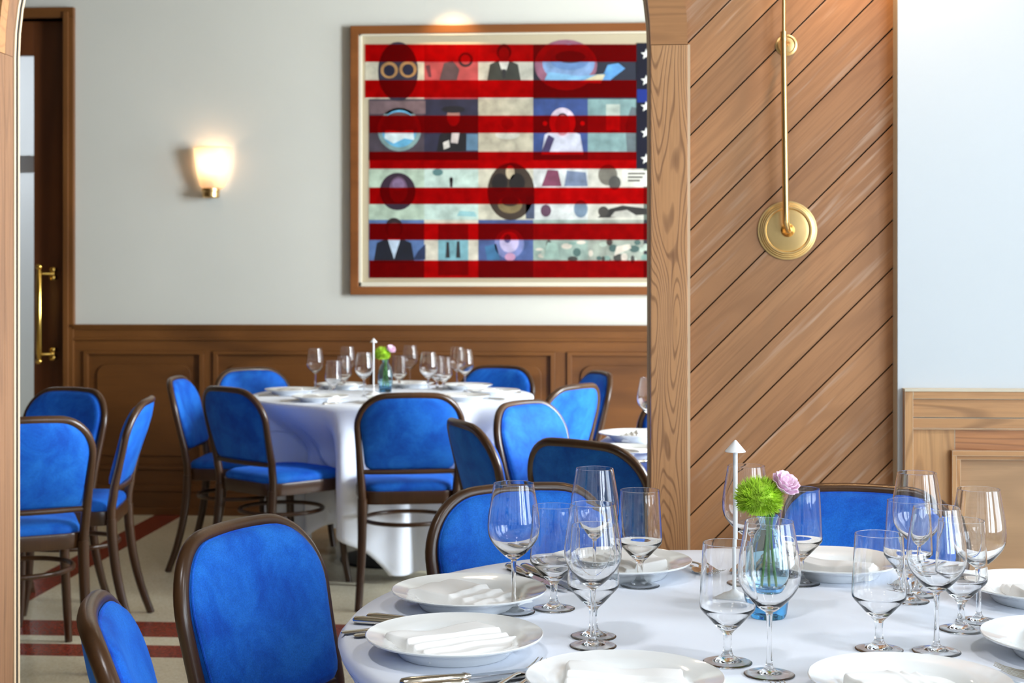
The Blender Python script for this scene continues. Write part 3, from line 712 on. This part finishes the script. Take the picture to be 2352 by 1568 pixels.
# ============================================================ CHAIR
def yb(z): return -.195-.010*sstep(.46, .54, z)-.070*max(0, (z-.54)/.31)
def bow(x): return -.034*(1-min(1, (x/.21)**2))
def back_loop(ins, zbot, top=.836):
    c = rpoly([(-.182+ins, zbot+0, .03), (.182-ins, zbot, .03), (.214-ins, top-ins, .098), (-.214+ins, top-ins, .098)], 10)
    out = []
    for x, z in resample([(a, b_, 0) for a, b_ in c], 72) and [(p.x, p.y) for p in resample([(a, b_, 0) for a, b_ in c], 72)]:
        out.append((x, z+(.014*(1-(x/.21)**2) if z > .75 else 0)))
    return out
def make_chair():
    r = empty('dining_chair')
    # bentwood hoop
    c = rpoly([(-.186, .42, 0), (-.216, .836, .112), (.216, .836, .112), (.186, .42, 0)], 12)
    c = c[:]
    i0 = 0
    pts = [(p.x, p.y) for p in resample([(a, b_, 0) for a, b_ in c], 70, closed=False)]
    P = [(x, yb(z)+bow(x)*sstep(.5, .8, z), z+(.012*(1-(x/.21)**2) if z > .78 else 0)) for x, z in pts]
    MB().tube(P, [(.0135+.003*(1-sstep(.5, .66, q[2])),)*2 for q in P], 12, up=(0, 1, 0)).build('back_frame', CHW, r)
    # backrest pad
    lo = back_loop(.006, .547); n = len(lo); cx, cz = 0, .70
    b = MB(); rings = [1.0, 1.0, .985, .95, .88, .76, .6, .4, .2]
    hgt = [0, .014, .023, .030, .035, .039, .042, .043, .043]
    for side, amp in ((1, 1.0), (-1, .30)):
        o_ = len(b.v); vs = []
        for s_, h_ in zip(rings, hgt):
            for x, z in lo:
                X, Z = cx+(x-cx)*s_, cz+(z-cz)*s_
                vs.append((X, yb(Z)+bow(X)*sstep(.5, .8, Z)+side*h_*amp, Z))
        vs.append((0, yb(cz)+bow(0)*sstep(.5, .8, cz)+side*.043*amp, cz))
        fs = []
        for k in range(len(rings)-1):
            for i in range(n):
                j = (i+1) % n; q = (k*n+i, k*n+j, (k+1)*n+j, (k+1)*n+i); fs.append(q if side == -1 else q[::-1])
        for i in range(n):
            q = ((len(rings)-1)*n+i, (len(rings)-1)*n+(i+1) % n, len(vs)-1); fs.append(q if side == -1 else q[::-1])
        b.add(vs, fs)
    br = b.build('backrest', VEL, r, angle=70)
    pp = [(x*.985, yb(z)+bow(x)*sstep(.5, .8, z)+.017, cz+(z-cz)*.985) for x, z in lo]
    MB().tube(pp, .0032, 8, closed=True).build('piping', PIPE, br)
    # seat
    so_ = rpoly([(-.185, -.205, .06), (.185, -.205, .06), (.218, .215, .11), (-.218, .215, .11)], 8)
    so_ = [(p.x, p.y) for p in resample([(a, b_, 0) for a, b_ in so_], 64)]
    MB().slab(so_, .405, .458).build('seat_frame', CHW, r, bevel=.006)
    b = MB(); vs = []; rg = [(.955, .456), (.965, .466), (.955, .476), (.92, .485), (.84, .492), (.65, .498), (.35, .501)]
    for s_, z in rg: vs += [(x*s_, y*s_, z) for x, y in so_]
    vs.append((0, 0, .502)); n = 64; fs = []
    for k in range(len(rg)-1): fs += [(k*n+i, k*n+(i+1) % n, (k+1)*n+(i+1) % n, (k+1)*n+i) for i in range(n)]
    fs += [((len(rg)-1)*n+i, (len(rg)-1)*n+(i+1) % n, len(vs)-1) for i in range(n)]
    b.add(vs, fs); b.build('seat', VEL, r, angle=80)
    # lower back rail
    rl = [(x, yb(.538)+.6*bow(x)+.004, .538) for x in [-.19+.38*i/16 for i in range(17)]]
    MB().tube(rl, (.010), 10).build('back_rail', CHW, r)
    for s_ in (-1, 1):
        q = [(s_*.186, -.195, .43), (s_*.187, -.2, .34), (s_*.19, -.216, .22), (s_*.197, -.245, .1), (s_*.204, -.28, 0)]
        q = [(p.x, p.y, p.z) for p in smooth_path(q, 14)]
        MB().tube(q, [.0195-.005*i/13 for i in range(14)], 12).build('leg', CHW, r)
        q = [(s_*.172, .168, .412), (s_*.176, .172, .3), (s_*.186, .186, .12), (s_*.194, .205, 0)]
        q = [(p.x, p.y, p.z) for p in smooth_path(q, 12)]
        MB().tube(q, [.019-.006*i/11 for i in range(12)], 12).build('leg', CHW, r)
    st = [(.178*math.cos(a), -.01+.178*math.sin(a), .32) for a in [2*PI*i/48 for i in range(48)]]
    MB().tube(st, .0088, 10, closed=True).build('stretcher', CHW, r)
    return r
def smooth_path(pts, n):
    P = [Vector(p) for p in pts]; out = []
    m = len(P)-1
    for i in range(n):
        t = i/(n-1)*m; k = min(int(t), m-1); u = t-k
        p0 = P[max(k-1, 0)]; p1 = P[k]; p2 = P[k+1]; p3 = P[min(k+2, m)]
        out.append(.5*((2*p1)+(p2-p0)*u+(2*p0-5*p1+4*p2-p3)*u*u+(3*p1-p0-3*p2+p3)*u**3))
    return out

proto = make_chair(); used = [False]
def chair(px, ytop, nx, nd, label, group, D=None):
    D = D or (H-.862)*FPX/(ytop-HY)
    X = (px-1176)/FPX*D
    n = Cdir(nx, nd); p = C(X, D)+n*.30
    o = proto if not used[0] else dup(proto); used[0] = True
    o.location = (p.x, p.y, 0); o.rotation_euler = (0, 0, math.atan2(n.y, n.x)-PI/2)
    tag(o, label, 'chair', group); return o
GN, GF, GM, GL = 'chairs around the near table', 'chairs around the far table', 'chairs around the table behind the post', 'chairs around the table beyond the left jamb'
chair(536, 1193, .90, -.43, 'large blue velvet chair angled toward the near table, its whole front face lit', GN)
chair(1185, 1108, .36, -.93, 'blue velvet chair behind the two left plates of the near table', GN)
chair(1985, 1110, -.30, -.95, 'blue velvet chair against the diagonal oak planks', GN)
chair(212, 1384, .963, .235, 'blue velvet chair seen edge-on in the bottom left corner', GN)
FC = (-.562, 6.72); TC = (.95, 4.75); LC = (-2.52, 5.35); NC = (.36, 2.215); NR, FR = .625, .66
chs_far = []
for a in ((943, 900, -.12, .99, 'dark-backed blue chair standing square in front of the far table'),
          (517, 886, .69, .72, 'navy-backed chair at the left front of the far table, turned to the right'),
          (402, 863, .985, -.02, 'narrow edge-on blue chair at the left end of the far table'),
          (571, 843, .62, -.78, 'blue chair behind the far table at left, against the wainscot'),
          (1150, 838, -.42, -.90, 'dark blue chair behind the far table at right, against the wainscot'),
          (1330, 880, -.80, .60, 'bright blue chair at the right end of the far table, frame at its right'),
          (1382, 851, -.95, -.30, 'dark narrow chair half hidden behind the bright blue chair near the wainscot')):
    chs_far.append(chair(*a, GF))
chs_mid = []
for a in ((1197, 918, .80, -.60, 'bright blue chair in the middle, overlapping another bright blue back'),
          (1058, 962, .94, .34, 'chair seen nearly edge-on with navy back, right of the square-on chair'),
          (1326, 1007, .66, .75, 'wide black-looking chair back just above the near wine glasses'),
          (1590, 905, -.0, -1, 'dark chair almost hidden by the oak post')):
    chs_mid.append(chair(*a, GM))
for a in ((168, 888, -.42, -.90, 'dark navy chair near the wooden door, thin brown frame'),
          (341, 910, -.975, -.10, 'edge-on chair with bright blue back facing right, left of the wainscot panel'),
          (66, 955, -.42, .90, 'bright blue chair back cut off by the left jamb')):
    chair(*a, GL)

# ============================================================ TABLES AND CLOTHS
ZT = .765
def table(c, R, label):
    w_ = C(*c); t = empty('round_table', (w_.x, w_.y, 0)); tag(t, label, 'table')
    b = MB(); b.lathe([(0, .735), (R-.012, .735), (R-.006, .740), (R-.006, .755), (R-.012, ZT-.004), (0, ZT-.004)], 96); b.build('tabletop', CHW, t)
    MB().lathe([(.05, .03), (.045, .1), (.04, .4), (.05, .7), (.12, .734)], 24).build('pedestal', plain('cast_iron', srgb(40, 40, 42), .5, metal=.6), t)
    MB().lathe([(0, 0), (.24, 0), (.24, .012), (.08, .03), (0, .04)], 40).build('base', plain('cast_iron_base', srgb(40, 40, 42), .5, metal=.6), t)
    return t
def cloth(c, R, half, rot, chairs, name, label, dz=0, seed=1, nf=15, zmin=.05, top=True, group=None):
    """square cloth over a round top: chairs push the hanging part in"""
    w_ = C(*c); rg = random.Random(seed); ph = [rg.uniform(0, 6.28) for _ in range(4)]
    dirs = []
    for o in chairs:
        p = Vector((o.location.x-w_.x, o.location.y-w_.y)); dirs.append((math.atan2(p.y, p.x), p.length))
    NA, NT, NS = 300, 14, 26; e = .012
    Rr = R+dz
    def ext(a):
        q = a-rot; m = max(abs(math.cos(q)), abs(math.sin(q))); return half/m
    def push(a, z):
        k = 0
        for d, r in dirs:
            da = abs((a-d+PI) % (2*PI)-PI)
            tgt = r-.215-.02-Rr
            zone = 1-sstep(.26, .42, da)
            k = min(k, tgt*zone*sstep(ZT, .53, z))
        return k
    b = MB(); vs = []
    for i in range(NA):
        a = 2*PI*i/NA; Lh = max(.03, ext(a)-Rr); ca_, sa_ = math.cos(a), math.sin(a)
        for j in range(NT):
            r = (Rr-e)*j/(NT-1)
            x, y = r*ca_, r*sa_
            nz_ = noise.noise((x*2.3+seed, y*2.3, 3))*.0012*(1 if r > .1 else 0) if False else 0
            vs.append((x, y, ZT+dz+nz_))
        for j in range(1, NS+1):
            s_ = Lh*j/NS
            if s_ < e*1.6: q = s_/(e*1.6)*PI/2; rr_, zz = Rr-e+e*math.sin(q), ZT+dz-e+e*math.cos(q)
            else: rr_, zz = Rr, ZT+dz-e-(s_-e*1.6)
            zz = max(zz, zmin+.0)
            f = sstep(0, .45, s_)
            cor = abs(math.sin(2*(a-rot)))**3
            fold = f*(.026+.04*cor)*(math.sin(nf*a+ph[0]+1.3*math.sin(2*a+ph[1]))+.5*math.sin((nf*1.7)//1*a+ph[2]))
            rr_ += fold+f*.015 + push(a, zz) + (.02*cor*f)
            vs.append((rr_*ca_, rr_*sa_, zz))
    M_ = NT+NS; fs = []
    for i in range(NA):
        k = (i+1) % NA
        for j in range(M_-1):
            if j == 0: fs.append((i*M_, i*M_+1, k*M_+1)); continue
            fs.append((i*M_+j, i*M_+j+1, k*M_+j+1, k*M_+j))
    b.add(vs, fs); o = b.build(name, CLOTH, smooth=True, angle=75, loc=(w_.x, w_.y, 0))
    # weld centre duplicates
    import bmesh
    bm = bmesh.new(); bm.from_mesh(o.data); bmesh.ops.remove_doubles(bm, verts=[v for v in bm.verts if v.co.xy.length < 1e-5], dist=1e-4); bm.to_mesh(o.data); bm.free()
    md = o.modifiers.new('s', 'SOLIDIFY'); md.thickness = .0012; md.offset = -1
    tag(o, label, 'tablecloth', group); return o
nearch = [o for o in COL.objects if o.get('group') == GN]
leftch = [o for o in COL.objects if o.get('group') == GL]
table(NC, NR, 'round table in the foreground under the big white cloth')
cloth(NC, NR, 1.02, .5, nearch, 'tablecloth', 'white cloth on the foreground table laid with glasses', 0, 4, 13)
table(FC, FR, 'round table in front of the far wainscot under white cloths')
cloth(FC, FR, 1.20, -.41, chs_far, 'tablecloth', 'long white under-cloth of the far table reaching almost to the floor', 0, 2, 11, zmin=.04)
cloth(FC, FR, .81, .54, chs_far, 'tablecloth', 'white top cloth of the far table hanging in a pointed corner', .004, 9, 12)
table(TC, FR, 'round table partly hidden behind the oak post')
cloth(TC, FR, .95, .3, chs_mid, 'tablecloth', 'white cloth on the table partly hidden behind the oak post', 0, 5, 12)
table(LC, FR, 'round table mostly hidden beyond the left jamb')
cloth(LC, FR, .95, .8, leftch, 'tablecloth', 'white cloth glimpsed beside the left jamb behind the blue chair', 0, 6, 12)

# ============================================================ TABLEWARE
def spl(pts, n):
    return [(max(p.x, 0), p.y) for p in smooth_path([(a, b_, 0) for a, b_ in pts], n)]
def rim(ro, ri, z):
    c, t = (ro+ri)/2, (ro-ri)/2
    return [(ro, z-.0006), (ro, z-.0002)]+[(c+t*math.cos(a), z-.0001+t*math.sin(a)) for a in [PI*i/6 for i in range(7)]]+[(ri, z-.0002), (ri, z-.0006)]
FOOTEDGE = [(.0320, 0), (.0330, .0001), (.0337, .0003), (.0341, .0007), (.0342, .0011), (.0340, .0015), (.0335, .0018), (.0328, .0020), (.0315, .0022)]
UNDER = [(0, .0030), (.006, .0028)]+[(x, .0028*(1-sstep(.004, .031, x))+.0001) for x in (.010, .014, .018, .022, .026, .029, .0308)]
def make_wine():
    r = empty('wine_glass')
    out = spl([(.0042, .080), (.0055, .0845), (.0125, .089), (.026, .1015), (.0375, .117), (.0415, .133), (.0405, .155), (.0365, .180), (.0322, .2055)], 40)
    inn = [(max(a-.0007, 0), b_) for a, b_ in spl([(.0322, .2055), (.0365, .180), (.0405, .155), (.0415, .133), (.0372, .1178), (.0255, .1035), (.012, .0935), (.004, .0915)], 36)]+[(0, .0912)]
    MB().lathe(out[:-1]+rim(.0322, .0314, .2060)+inn[1:], 56).build('bowl', GLASS, r, angle=60)
    MB().lathe(spl([(.0105, .0065), (.0062, .0105), (.0042, .018), (.0036, .035), (.0035, .06), (.0042, .080)], 20), 24).build('stem', GLASS, r, angle=60)
    MB().lathe(UNDER+FOOTEDGE+spl([(.0290, .0025), (.0230, .0031), (.0165, .0041), (.0105, .0065)], 10), 56).build('foot', GLASS, r, angle=60)
    return r
def make_goblet():
    r = empty('water_goblet')
    out = spl([(.0062, .040), (.0085, .044), (.0150, .050), (.0265, .0625), (.0365, .0735), (.0385, .080), (.0380, .095), (.0362, .130), (.0340, .1655)], 40)
    inn = [(max(a-.001, 0), b_) for a, b_ in spl([(.0340, .1655), (.0362, .130), (.0380, .095), (.0383, .0808), (.036, .0752), (.026, .0650), (.014, .0545), (.005, .0505)], 36)]+[(0, .0500)]
    MB().lathe(out[:-1]+rim(.0340, .0331, .1660)+inn[1:], 56).build('bowl', GLASS, r, angle=60)
    MB().lathe(spl([(.0130, .0075), (.0080, .012), (.0058, .020), (.0054, .030), (.0062, .040)], 16), 24).build('stem', GLASS, r, angle=60)
    MB().lathe(UNDER+FOOTEDGE+spl([(.0290, .0025), (.0235, .0032), (.0180, .0044), (.0130, .0075)], 10), 56).build('foot', GLASS, r, angle=60)
    return r
first = {}
def place(kind, maker, loc, rz, label, cat, group):
    if kind not in first: o = maker(); first[kind] = o
    else: o = dup(first[kind])
    o.location = loc; o.rotation_euler = (0, 0, rz); tag(o, label, cat, group); return o
ZC = ZT+.0002
def wine(x, y, label, g='wine glasses on the near table', z=ZC): place('wine', make_wine, onZ(x, y, z), 0, label, 'glass', g)
def goblet(x, y, label, g='water goblets on the near table', z=ZC): place('goblet', make_goblet, onZ(x, y, z), 0, label, 'glass', g)
wine(1180, 1406, 'leftmost wine glass on the near table, in front of the blue chair')
wine(1362, 1484, 'wine glass overlapping two others, left of the front plate, nearest of its cluster')
wine(1366, 1350, 'wine glass standing behind the left cluster, rim against the black chair back')
wine(1767, 1550, 'wine glass directly in front of the blue vase')
wine(1714, 1340, 'wine glass behind the white table lamp and green flower')
wine(2151, 1497, 'wine glass at right between two goblets, nearest wine glass on that side')
wine(2248, 1428, 'rightmost wine glass on the near table, against the oak wainscot')
wine(2106, 1366, 'wine glass at right with its rim just below the white wall strip')
goblet(1272, 1398, 'stemmed water goblet right of the leftmost wine glass')
goblet(1363, 1462, 'water goblet seen inside the outline of the overlapping wine glass')
goblet(1470, 1345, 'water goblet in front of the oak post')
goblet(1671, 1522, 'water goblet left of the blue vase, in front of the white lamp base')
goblet(1838, 1340, 'water goblet behind the vase under the pink flower')
goblet(2019, 1492, 'water goblet standing alone right of the vase near the front plate')
goblet(2208, 1446, 'water goblet overlapping the rightmost wine glass')
goblet(2086, 1380, 'water goblet behind the right cluster, in front of the blue chair')

def make_plate():
    b = MB()
    pr = [(0, .006), (.070, .006), (.077, .009), (.084, .0165), (.090, .0205), (.105, .0245), (.1225, .0285), (.125, .0295), (.1262, .0285), (.1255, .0265), (.108, .0205), (.094, .0160), (.086, .0095), (.080, .0015), (.078, 0), (.072, 0), (.070, .0025), (0, .0025)]
    b.lathe(pr, 88); return b.build('dinner_plate', PORC, None, angle=50)
def make_napkin(v=0):
    b = MB(); hx_, hy_ = .078, .052
    def top(u, w_):
        x = (u*2-1); y = (w_*2-1)
        if v == 0: s_ = u; st_ = [(.50, .0055), (.66, .0045), (.80, .0045)]
        else: s_ = 1-w_; st_ = [(.52, .005), (.68, .004), (.84, .004)]
        s2 = s_+(.06*(w_-.5) if v == 0 else .07*math.sin(3*u))
        h = .021
        for e_, d_ in st_:
            h -= d_*sstep(e_-.008, e_+.022, s2); h += .0014*math.exp(-((s2-e_+.02)/.03)**2)
        h += .0018*math.sin(5*u+2*w_)*(1-s_) + noise.noise((u*3, w_*3, v*5))*.003
        ed = min(1, (1-abs(x))/.05)*1.0; ed2 = min(1, (1-abs(y))/.07)
        k = math.sqrt(max(0, 1-(1-ed)**2))*math.sqrt(max(0, 1-(1-ed2)**2))
        sk = .012*y if v == 0 else -.010*y
        return (x*hx_+sk+.0015*math.sin(7*y), y*hy_+.0015*math.sin(6*x), h*k)
    b.grid(top, 72, 56)
    b.grid(lambda u, w_: (top(u, 1-w_)[0], top(u, 1-w_)[1], 0), 72, 56)
    b.v = [(x, y, z) for x, y, z in b.v]
    return b.build('folded_napkin', LINEN, None, angle=80)
def make_fork():
    b = MB()
    b.tube([(0, -.100, .0035), (0, -.095, .0038), (0, -.06, .0045), (0, -.02, .006), (0, .02, .0085), (0, .035, .008)], [(.001, .004), (.0017, .0085), (.0016, .0065), (.0017, .004), (.0018, .0028), (.0016, .004)], 12, up=(0, 0, 1))
    b.tube([(0, .033, .008), (0, .042, .0062), (0, .052, .0045), (0, .06, .004)], [(.0014, .0045), (.0012, .0105), (.0011, .0118), (.001, .0118)], 14, up=(0, 0, 1))
    for i in range(4):
        x = -.0102+.0068*i; b.tube([(x, .058, .004), (x*.98, .075, .0042), (x*.96, .092, .0075), (x*.94, .104, .012)], [(.0009, .0018), (.0009, .0017), (.0008, .0014), (.0005, .0007)], 8, up=(0, 0, 1))
    return b.build('dinner_fork', SILV, None)
def make_knife():
    r = empty('dinner_knife')
    b = MB(); b.tube([(0, -.120, .0065), (0, -.1165, .0065), (0, -.105, .0065), (0, -.06, .006), (0, -.035, .0055), (0, -.031, .0055), (0, -.027, .0055), (0, -.023, .0055)], [(.0022, .004), (.0052, .0085), (.006, .0098), (.0052, .0078), (.0044, .0062), (.0056, .0075), (.0044, .006), (.0035, .005)], 16, up=(0, 0, 1)); b.build('handle', SILV, r)
    b = MB(); out = [(-.0045, -.024), (.0045, -.024), (.0085, .0), (.0095, .05), (.0085, .085), (.003, .108), (-.003, .112), (-.0055, .1), (-.0055, .0)]
    b.slab(out, .0045, .0062); b.build('blade', STEEL, r, smooth=False, bevel=.0004)
    return r
def setting(x, y, tag_, cen, group, nk=2, nf_=2, nap=0, rz=0, prad=.0295, off=(.138, .161), nap_on=True, zt=ZT, far=False):
    p = onZ(x, y, zt+prad); cw = C(*cen); f = (Vector((cw.x-p.x, cw.y-p.y, 0))).normalized(); rgt = Vector((f.y, -f.x, 0))
    a = math.atan2(f.y, f.x)-PI/2
    place('plate', make_plate, (p.x, p.y, zt+.0002), 0, 'white porcelain plate '+tag_, 'plate', 'plates on the '+group)
    if nap_on: place('napkin%d' % nap, lambda: make_napkin(nap), (p.x, p.y, zt+.0066), a+rz, 'folded white napkin on the plate '+tag_, 'napkin', 'napkins on the '+group)
    for i in range(nk):
        q = p+rgt*off[i]-f*(.004+.012*i); nm = ('inner', 'outer')[i]
        place('knife', make_knife, (q.x, q.y, zt+.0003), a+.02*i, nm+' silver knife beside the plate '+tag_, 'knife', 'knives on the '+group)
    for i in range(nf_):
        q = p-rgt*(off[i]-.002)-f*(.010+.012*i); nm = ('inner', 'outer')[i]
        place('fork', make_fork, (q.x, q.y, zt+.0003), a-.02*i, nm+' silver fork beside the plate '+tag_, 'fork', 'forks on the '+group)
G1 = 'near table'
setting(1078, 1350, 'farther left on the near table', NC, G1, nap=0, rz=1.35)
setting(1044, 1452, 'nearer left on the near table', NC, G1, nap=1, rz=1.75)
setting(1435, 1549, 'at the bottom edge, left of the vase', NC, G1, nap=1, rz=.25)
setting(2090, 1555, 'at the bottom edge, right of the vase', NC, G1, nap=0, rz=.1)
setting(1428, 1283, 'in front of the oak post', NC, G1, nap=0, rz=.2)
setting(1914, 1282, 'below the plank-wall chair', NC, G1, nap=1, rz=-.1)
setting(2395, 1340, 'cut off at the right edge, farther back', NC, G1, nap=0, rz=-.3, nk=2, nf_=0)
setting(2466, 1458, 'cut off at the right edge, nearer the camera', NC, G1, nap=1, rz=.1, nk=0)

# ------------------------------------------------------------ vases, flowers, table lamps
def make_vase():
    r = empty('bud_vase')
    out = spl([(.026, .0), (.0285, .004), (.0300, .012), (.0345, .045), (.0360, .075), (.0335, .105), (.024, .130), (.0155, .141), (.0145, .148), (.0175, .160)], 44)
    inn = spl([(.0160, .160), (.0130, .148), (.0140, .141), (.022, .129), (.0312, .105), (.0336, .075), (.0320, .047), (.024, .026), (.008, .021)], 40)+[(0, .021)]
    k = 7
    ob = [q for q in out if q[1] < .0285]; bz = ob[-1]
    MB().lathe([(0, 0)]+ob, 56).build('base', BLUEB, r, angle=60)
    MB().lathe([bz]+[q for q in out if q[1] >= .0285]+inn, 56).build('glass_body', BLUEG, r, angle=60)
    for i, (dx, dy, tx, ty, zt_) in enumerate(((-.011, 0, -.004, 0, .176), (.002, .004, .0, 0, .178), (.014, .0, .014, -.002, .195))):
        MB().tube(smooth_path([(dx*1.1, dy, .026), (dx*.6, dy, .09), (tx*.3, ty, .14), (tx, ty, zt_)], 14), .0024, 10).build('stem', STEM, r)
    return r
def make_green():
    b = MB(); rg = random.Random(5)
    b.lathe([(0, -.028), (.014, -.026), (.026, -.01), (.028, .005), (.018, .022), (0, .028)], 20)
    for i in range(1500):
        z = rg.uniform(-.75, 1); a = rg.uniform(0, 2*PI); q = math.sqrt(1-z*z)
        d = Vector((q*math.cos(a), q*math.sin(a), z)); rad = Vector((.040, .040, .034))
        d2 = (d+Vector((rg.gauss(0, .28), rg.gauss(0, .28), rg.gauss(0, .28)))).normalized()
        p0 = Vector((d.x*.026, d.y*.026, d.z*.022)); ln = rg.uniform(.011, .018)
        p1 = p0+d2*ln*.55; p2 = p0+(d2+Vector((0, 0, .15))).normalized()*ln
        s_ = d2.orthogonal().normalized()*.0007; t_ = d2.cross(s_).normalized()*.0007
        b.add([p0-s_, p0+s_, p1+s_+t_, p1-s_+t_, p2], [(0, 1, 2, 3), (3, 2, 4), (1, 0, 3, 2)][:2])
    return b.build('green_dianthus', GREEN, None, smooth=False)
def make_pink():
    b = MB(); rg = random.Random(8)
    for lay, (r_, n_, tilt) in enumerate(((.006, 4, .15), (.011, 5, .35), (.016, 6, .6), (.020, 7, .95), (.022, 6, 1.35))):
        for k in range(n_):
            a0 = 2*PI*k/n_+lay*.7+rg.uniform(-.15, .15)
            def pet(u, w_, a0=a0, r_=r_, tilt=tilt):
                an = a0+(u-.5)*1.5*(.5+.5*math.sin(PI*min(1, w_*.8+.2))); rr_ = r_*(.25+.75*math.sin(w_*1.4))*(1+.06*math.sin(u*9+k))
                z = r_*1.25*(1-math.cos(w_*1.5))*math.cos(tilt*.8)+.002*lay*(-1)+(.0015*math.sin(u*PI))
                rr_ *= (.75+.35*math.sin(tilt)*w_)
                return (rr_*math.cos(an), rr_*math.sin(an), z-.006)
            b.grid(pet, 7, 7)
    o = b.build('pink_ranunculus', PINK, None, angle=80); md = o.modifiers.new('s', 'SOLIDIFY'); md.thickness = .0006
    return o
def make_lamp():
    r = empty('table_lamp')
    MB().lathe([(0, 0), (.036, 0), (.0375, .002), (.036, .005), (.022, .014), (.009, .019), (.0045, .023), (0, .024)], 40).build('base', LAMPW, r)
    MB().tube([(0, 0, .018), (0, 0, .250)], .0038, 14).build('pole', LAMPW, r)
    MB().lathe([(0, .268), (.0015, .2675), (.0168, .2495), (.0168, .2482), (.004, .2490), (0, .2490)], 32).build('lamp_shade', LAMPW, r, angle=30)
    return r
def centre(x, y, lx, ly, where, g):
    p = onZ(x, y, ZC)
    place('vase', make_vase, p, 0, 'blue glass bud vase with green stems on '+where, 'vase', g)
    q = p+C(-.014, 0, .187)-Vector((0, 0, 0)); place('green', make_green, (q.x, q.y, p.z+.187), 0, 'fluffy green dianthus head in the vase on '+where, 'flower', g)
    d = C(.0285, -.004); o = place('pink', make_pink, (p.x+d.x, p.y+d.y, p.z+.212), 0, 'pale pink ranunculus in the vase on '+where, 'flower', g)
    o.rotation_euler = (.5, .55, 0)
    place('lamp', make_lamp, onZ(lx, ly, ZC), 0, 'slim white cone-topped table lamp on '+where, 'lamp', g)
centre(1764, 1416, 1689, 1385, 'the near table', 'centrepiece of the near table')
centre(885, 902, 858, 908, 'the far table', 'centrepiece of the far table')

# ------------------------------------------------------------ tableware of the far tables
GW, GG = 'wine glasses on the far table', 'water goblets on the far table'
for x, rim, lab in ((724, 800, 'leftmost wine glass on the far table'), (798, 796, 'second wine glass from the left on the far table, farther back'), (836, 810, 'wine glass just left of the far table lamp'),
                    (942, 793, 'tall-standing wine glass right of the far flowers'), (984, 809, 'wine glass on the far table above the square-on chair corner'), (1050, 797, 'rear one of the two rightmost far wine glasses'), (1068, 803, 'rightmost wine glass on the far table')):
    D = (H-ZC-.2055)*FPX/(rim-HY); wine(x, HY+(H-ZC)*FPX/D, lab, GW)
for x, rim, lab in ((766, 829, 'water goblet between the two leftmost far wine glasses'), (790, 818, 'water goblet in front of the second far wine glass'), (917, 817, 'water goblet right of the far blue vase'), (1020, 820, 'water goblet left of the rightmost far wine glasses'), (1004, 818, 'water goblet overlapping the wine glass above the square-on chair')):
    D = (H-ZC-.1655)*FPX/(rim-HY); goblet(x, HY+(H-ZC)*FPX/D, lab, GG)
w_ = C(1, 1)
def ring_setting(cen, r, dx, dd, lab, g, **k):
    n = math.hypot(dx, dd); X, D = cen[0]+dx/n*r, cen[1]+dd/n*r
    x = 1176+X/D*FPX; y = HY+(H-ZT-.0295)*FPX/D
    setting(x, y, lab, cen, g, **k)
G2, G3 = 'far table', 'table behind the post'
for dx, dd, lab, kw in ((.12, -.99, 'behind the square-on chair of the far table', dict(nk=0, nf_=0)), (-.60, -.80, 'left front on the far table', dict(nk=1, nf_=1)), (-1, .06, 'at the left end of the far table', dict(nk=1, nf_=1)),
                        (-.6, .8, 'left rear on the far table', dict(nk=0, nf_=0)), (.1, 1, 'at the back of the far table behind the vase', dict(nk=0, nf_=0)), (.72, .70, 'right rear on the far table', dict(nk=1, nf_=0)),
                        (1, -.05, 'at the right end of the far table', dict(nk=1, nf_=0)), (.72, -.70, 'right front on the far table', dict(nk=1, nf_=1))):
    ring_setting(FC, .475, dx, dd, lab, G2, nap=random.choice((0, 1)), rz=random.uniform(-.3, .3), **kw)
for x, y, lab, kw in ((1462, 992, 'upper one beside the oak post', dict(nk=0, nf_=0)), (1432, 1028, 'lower one beside the oak post', dict(nk=1, nf_=0))):
    setting(x, y, lab, TC, G3, nap=1, **kw)
wine(1492, 1008, 'wine glass half hidden by the oak post', 'glasses on the table behind the post')
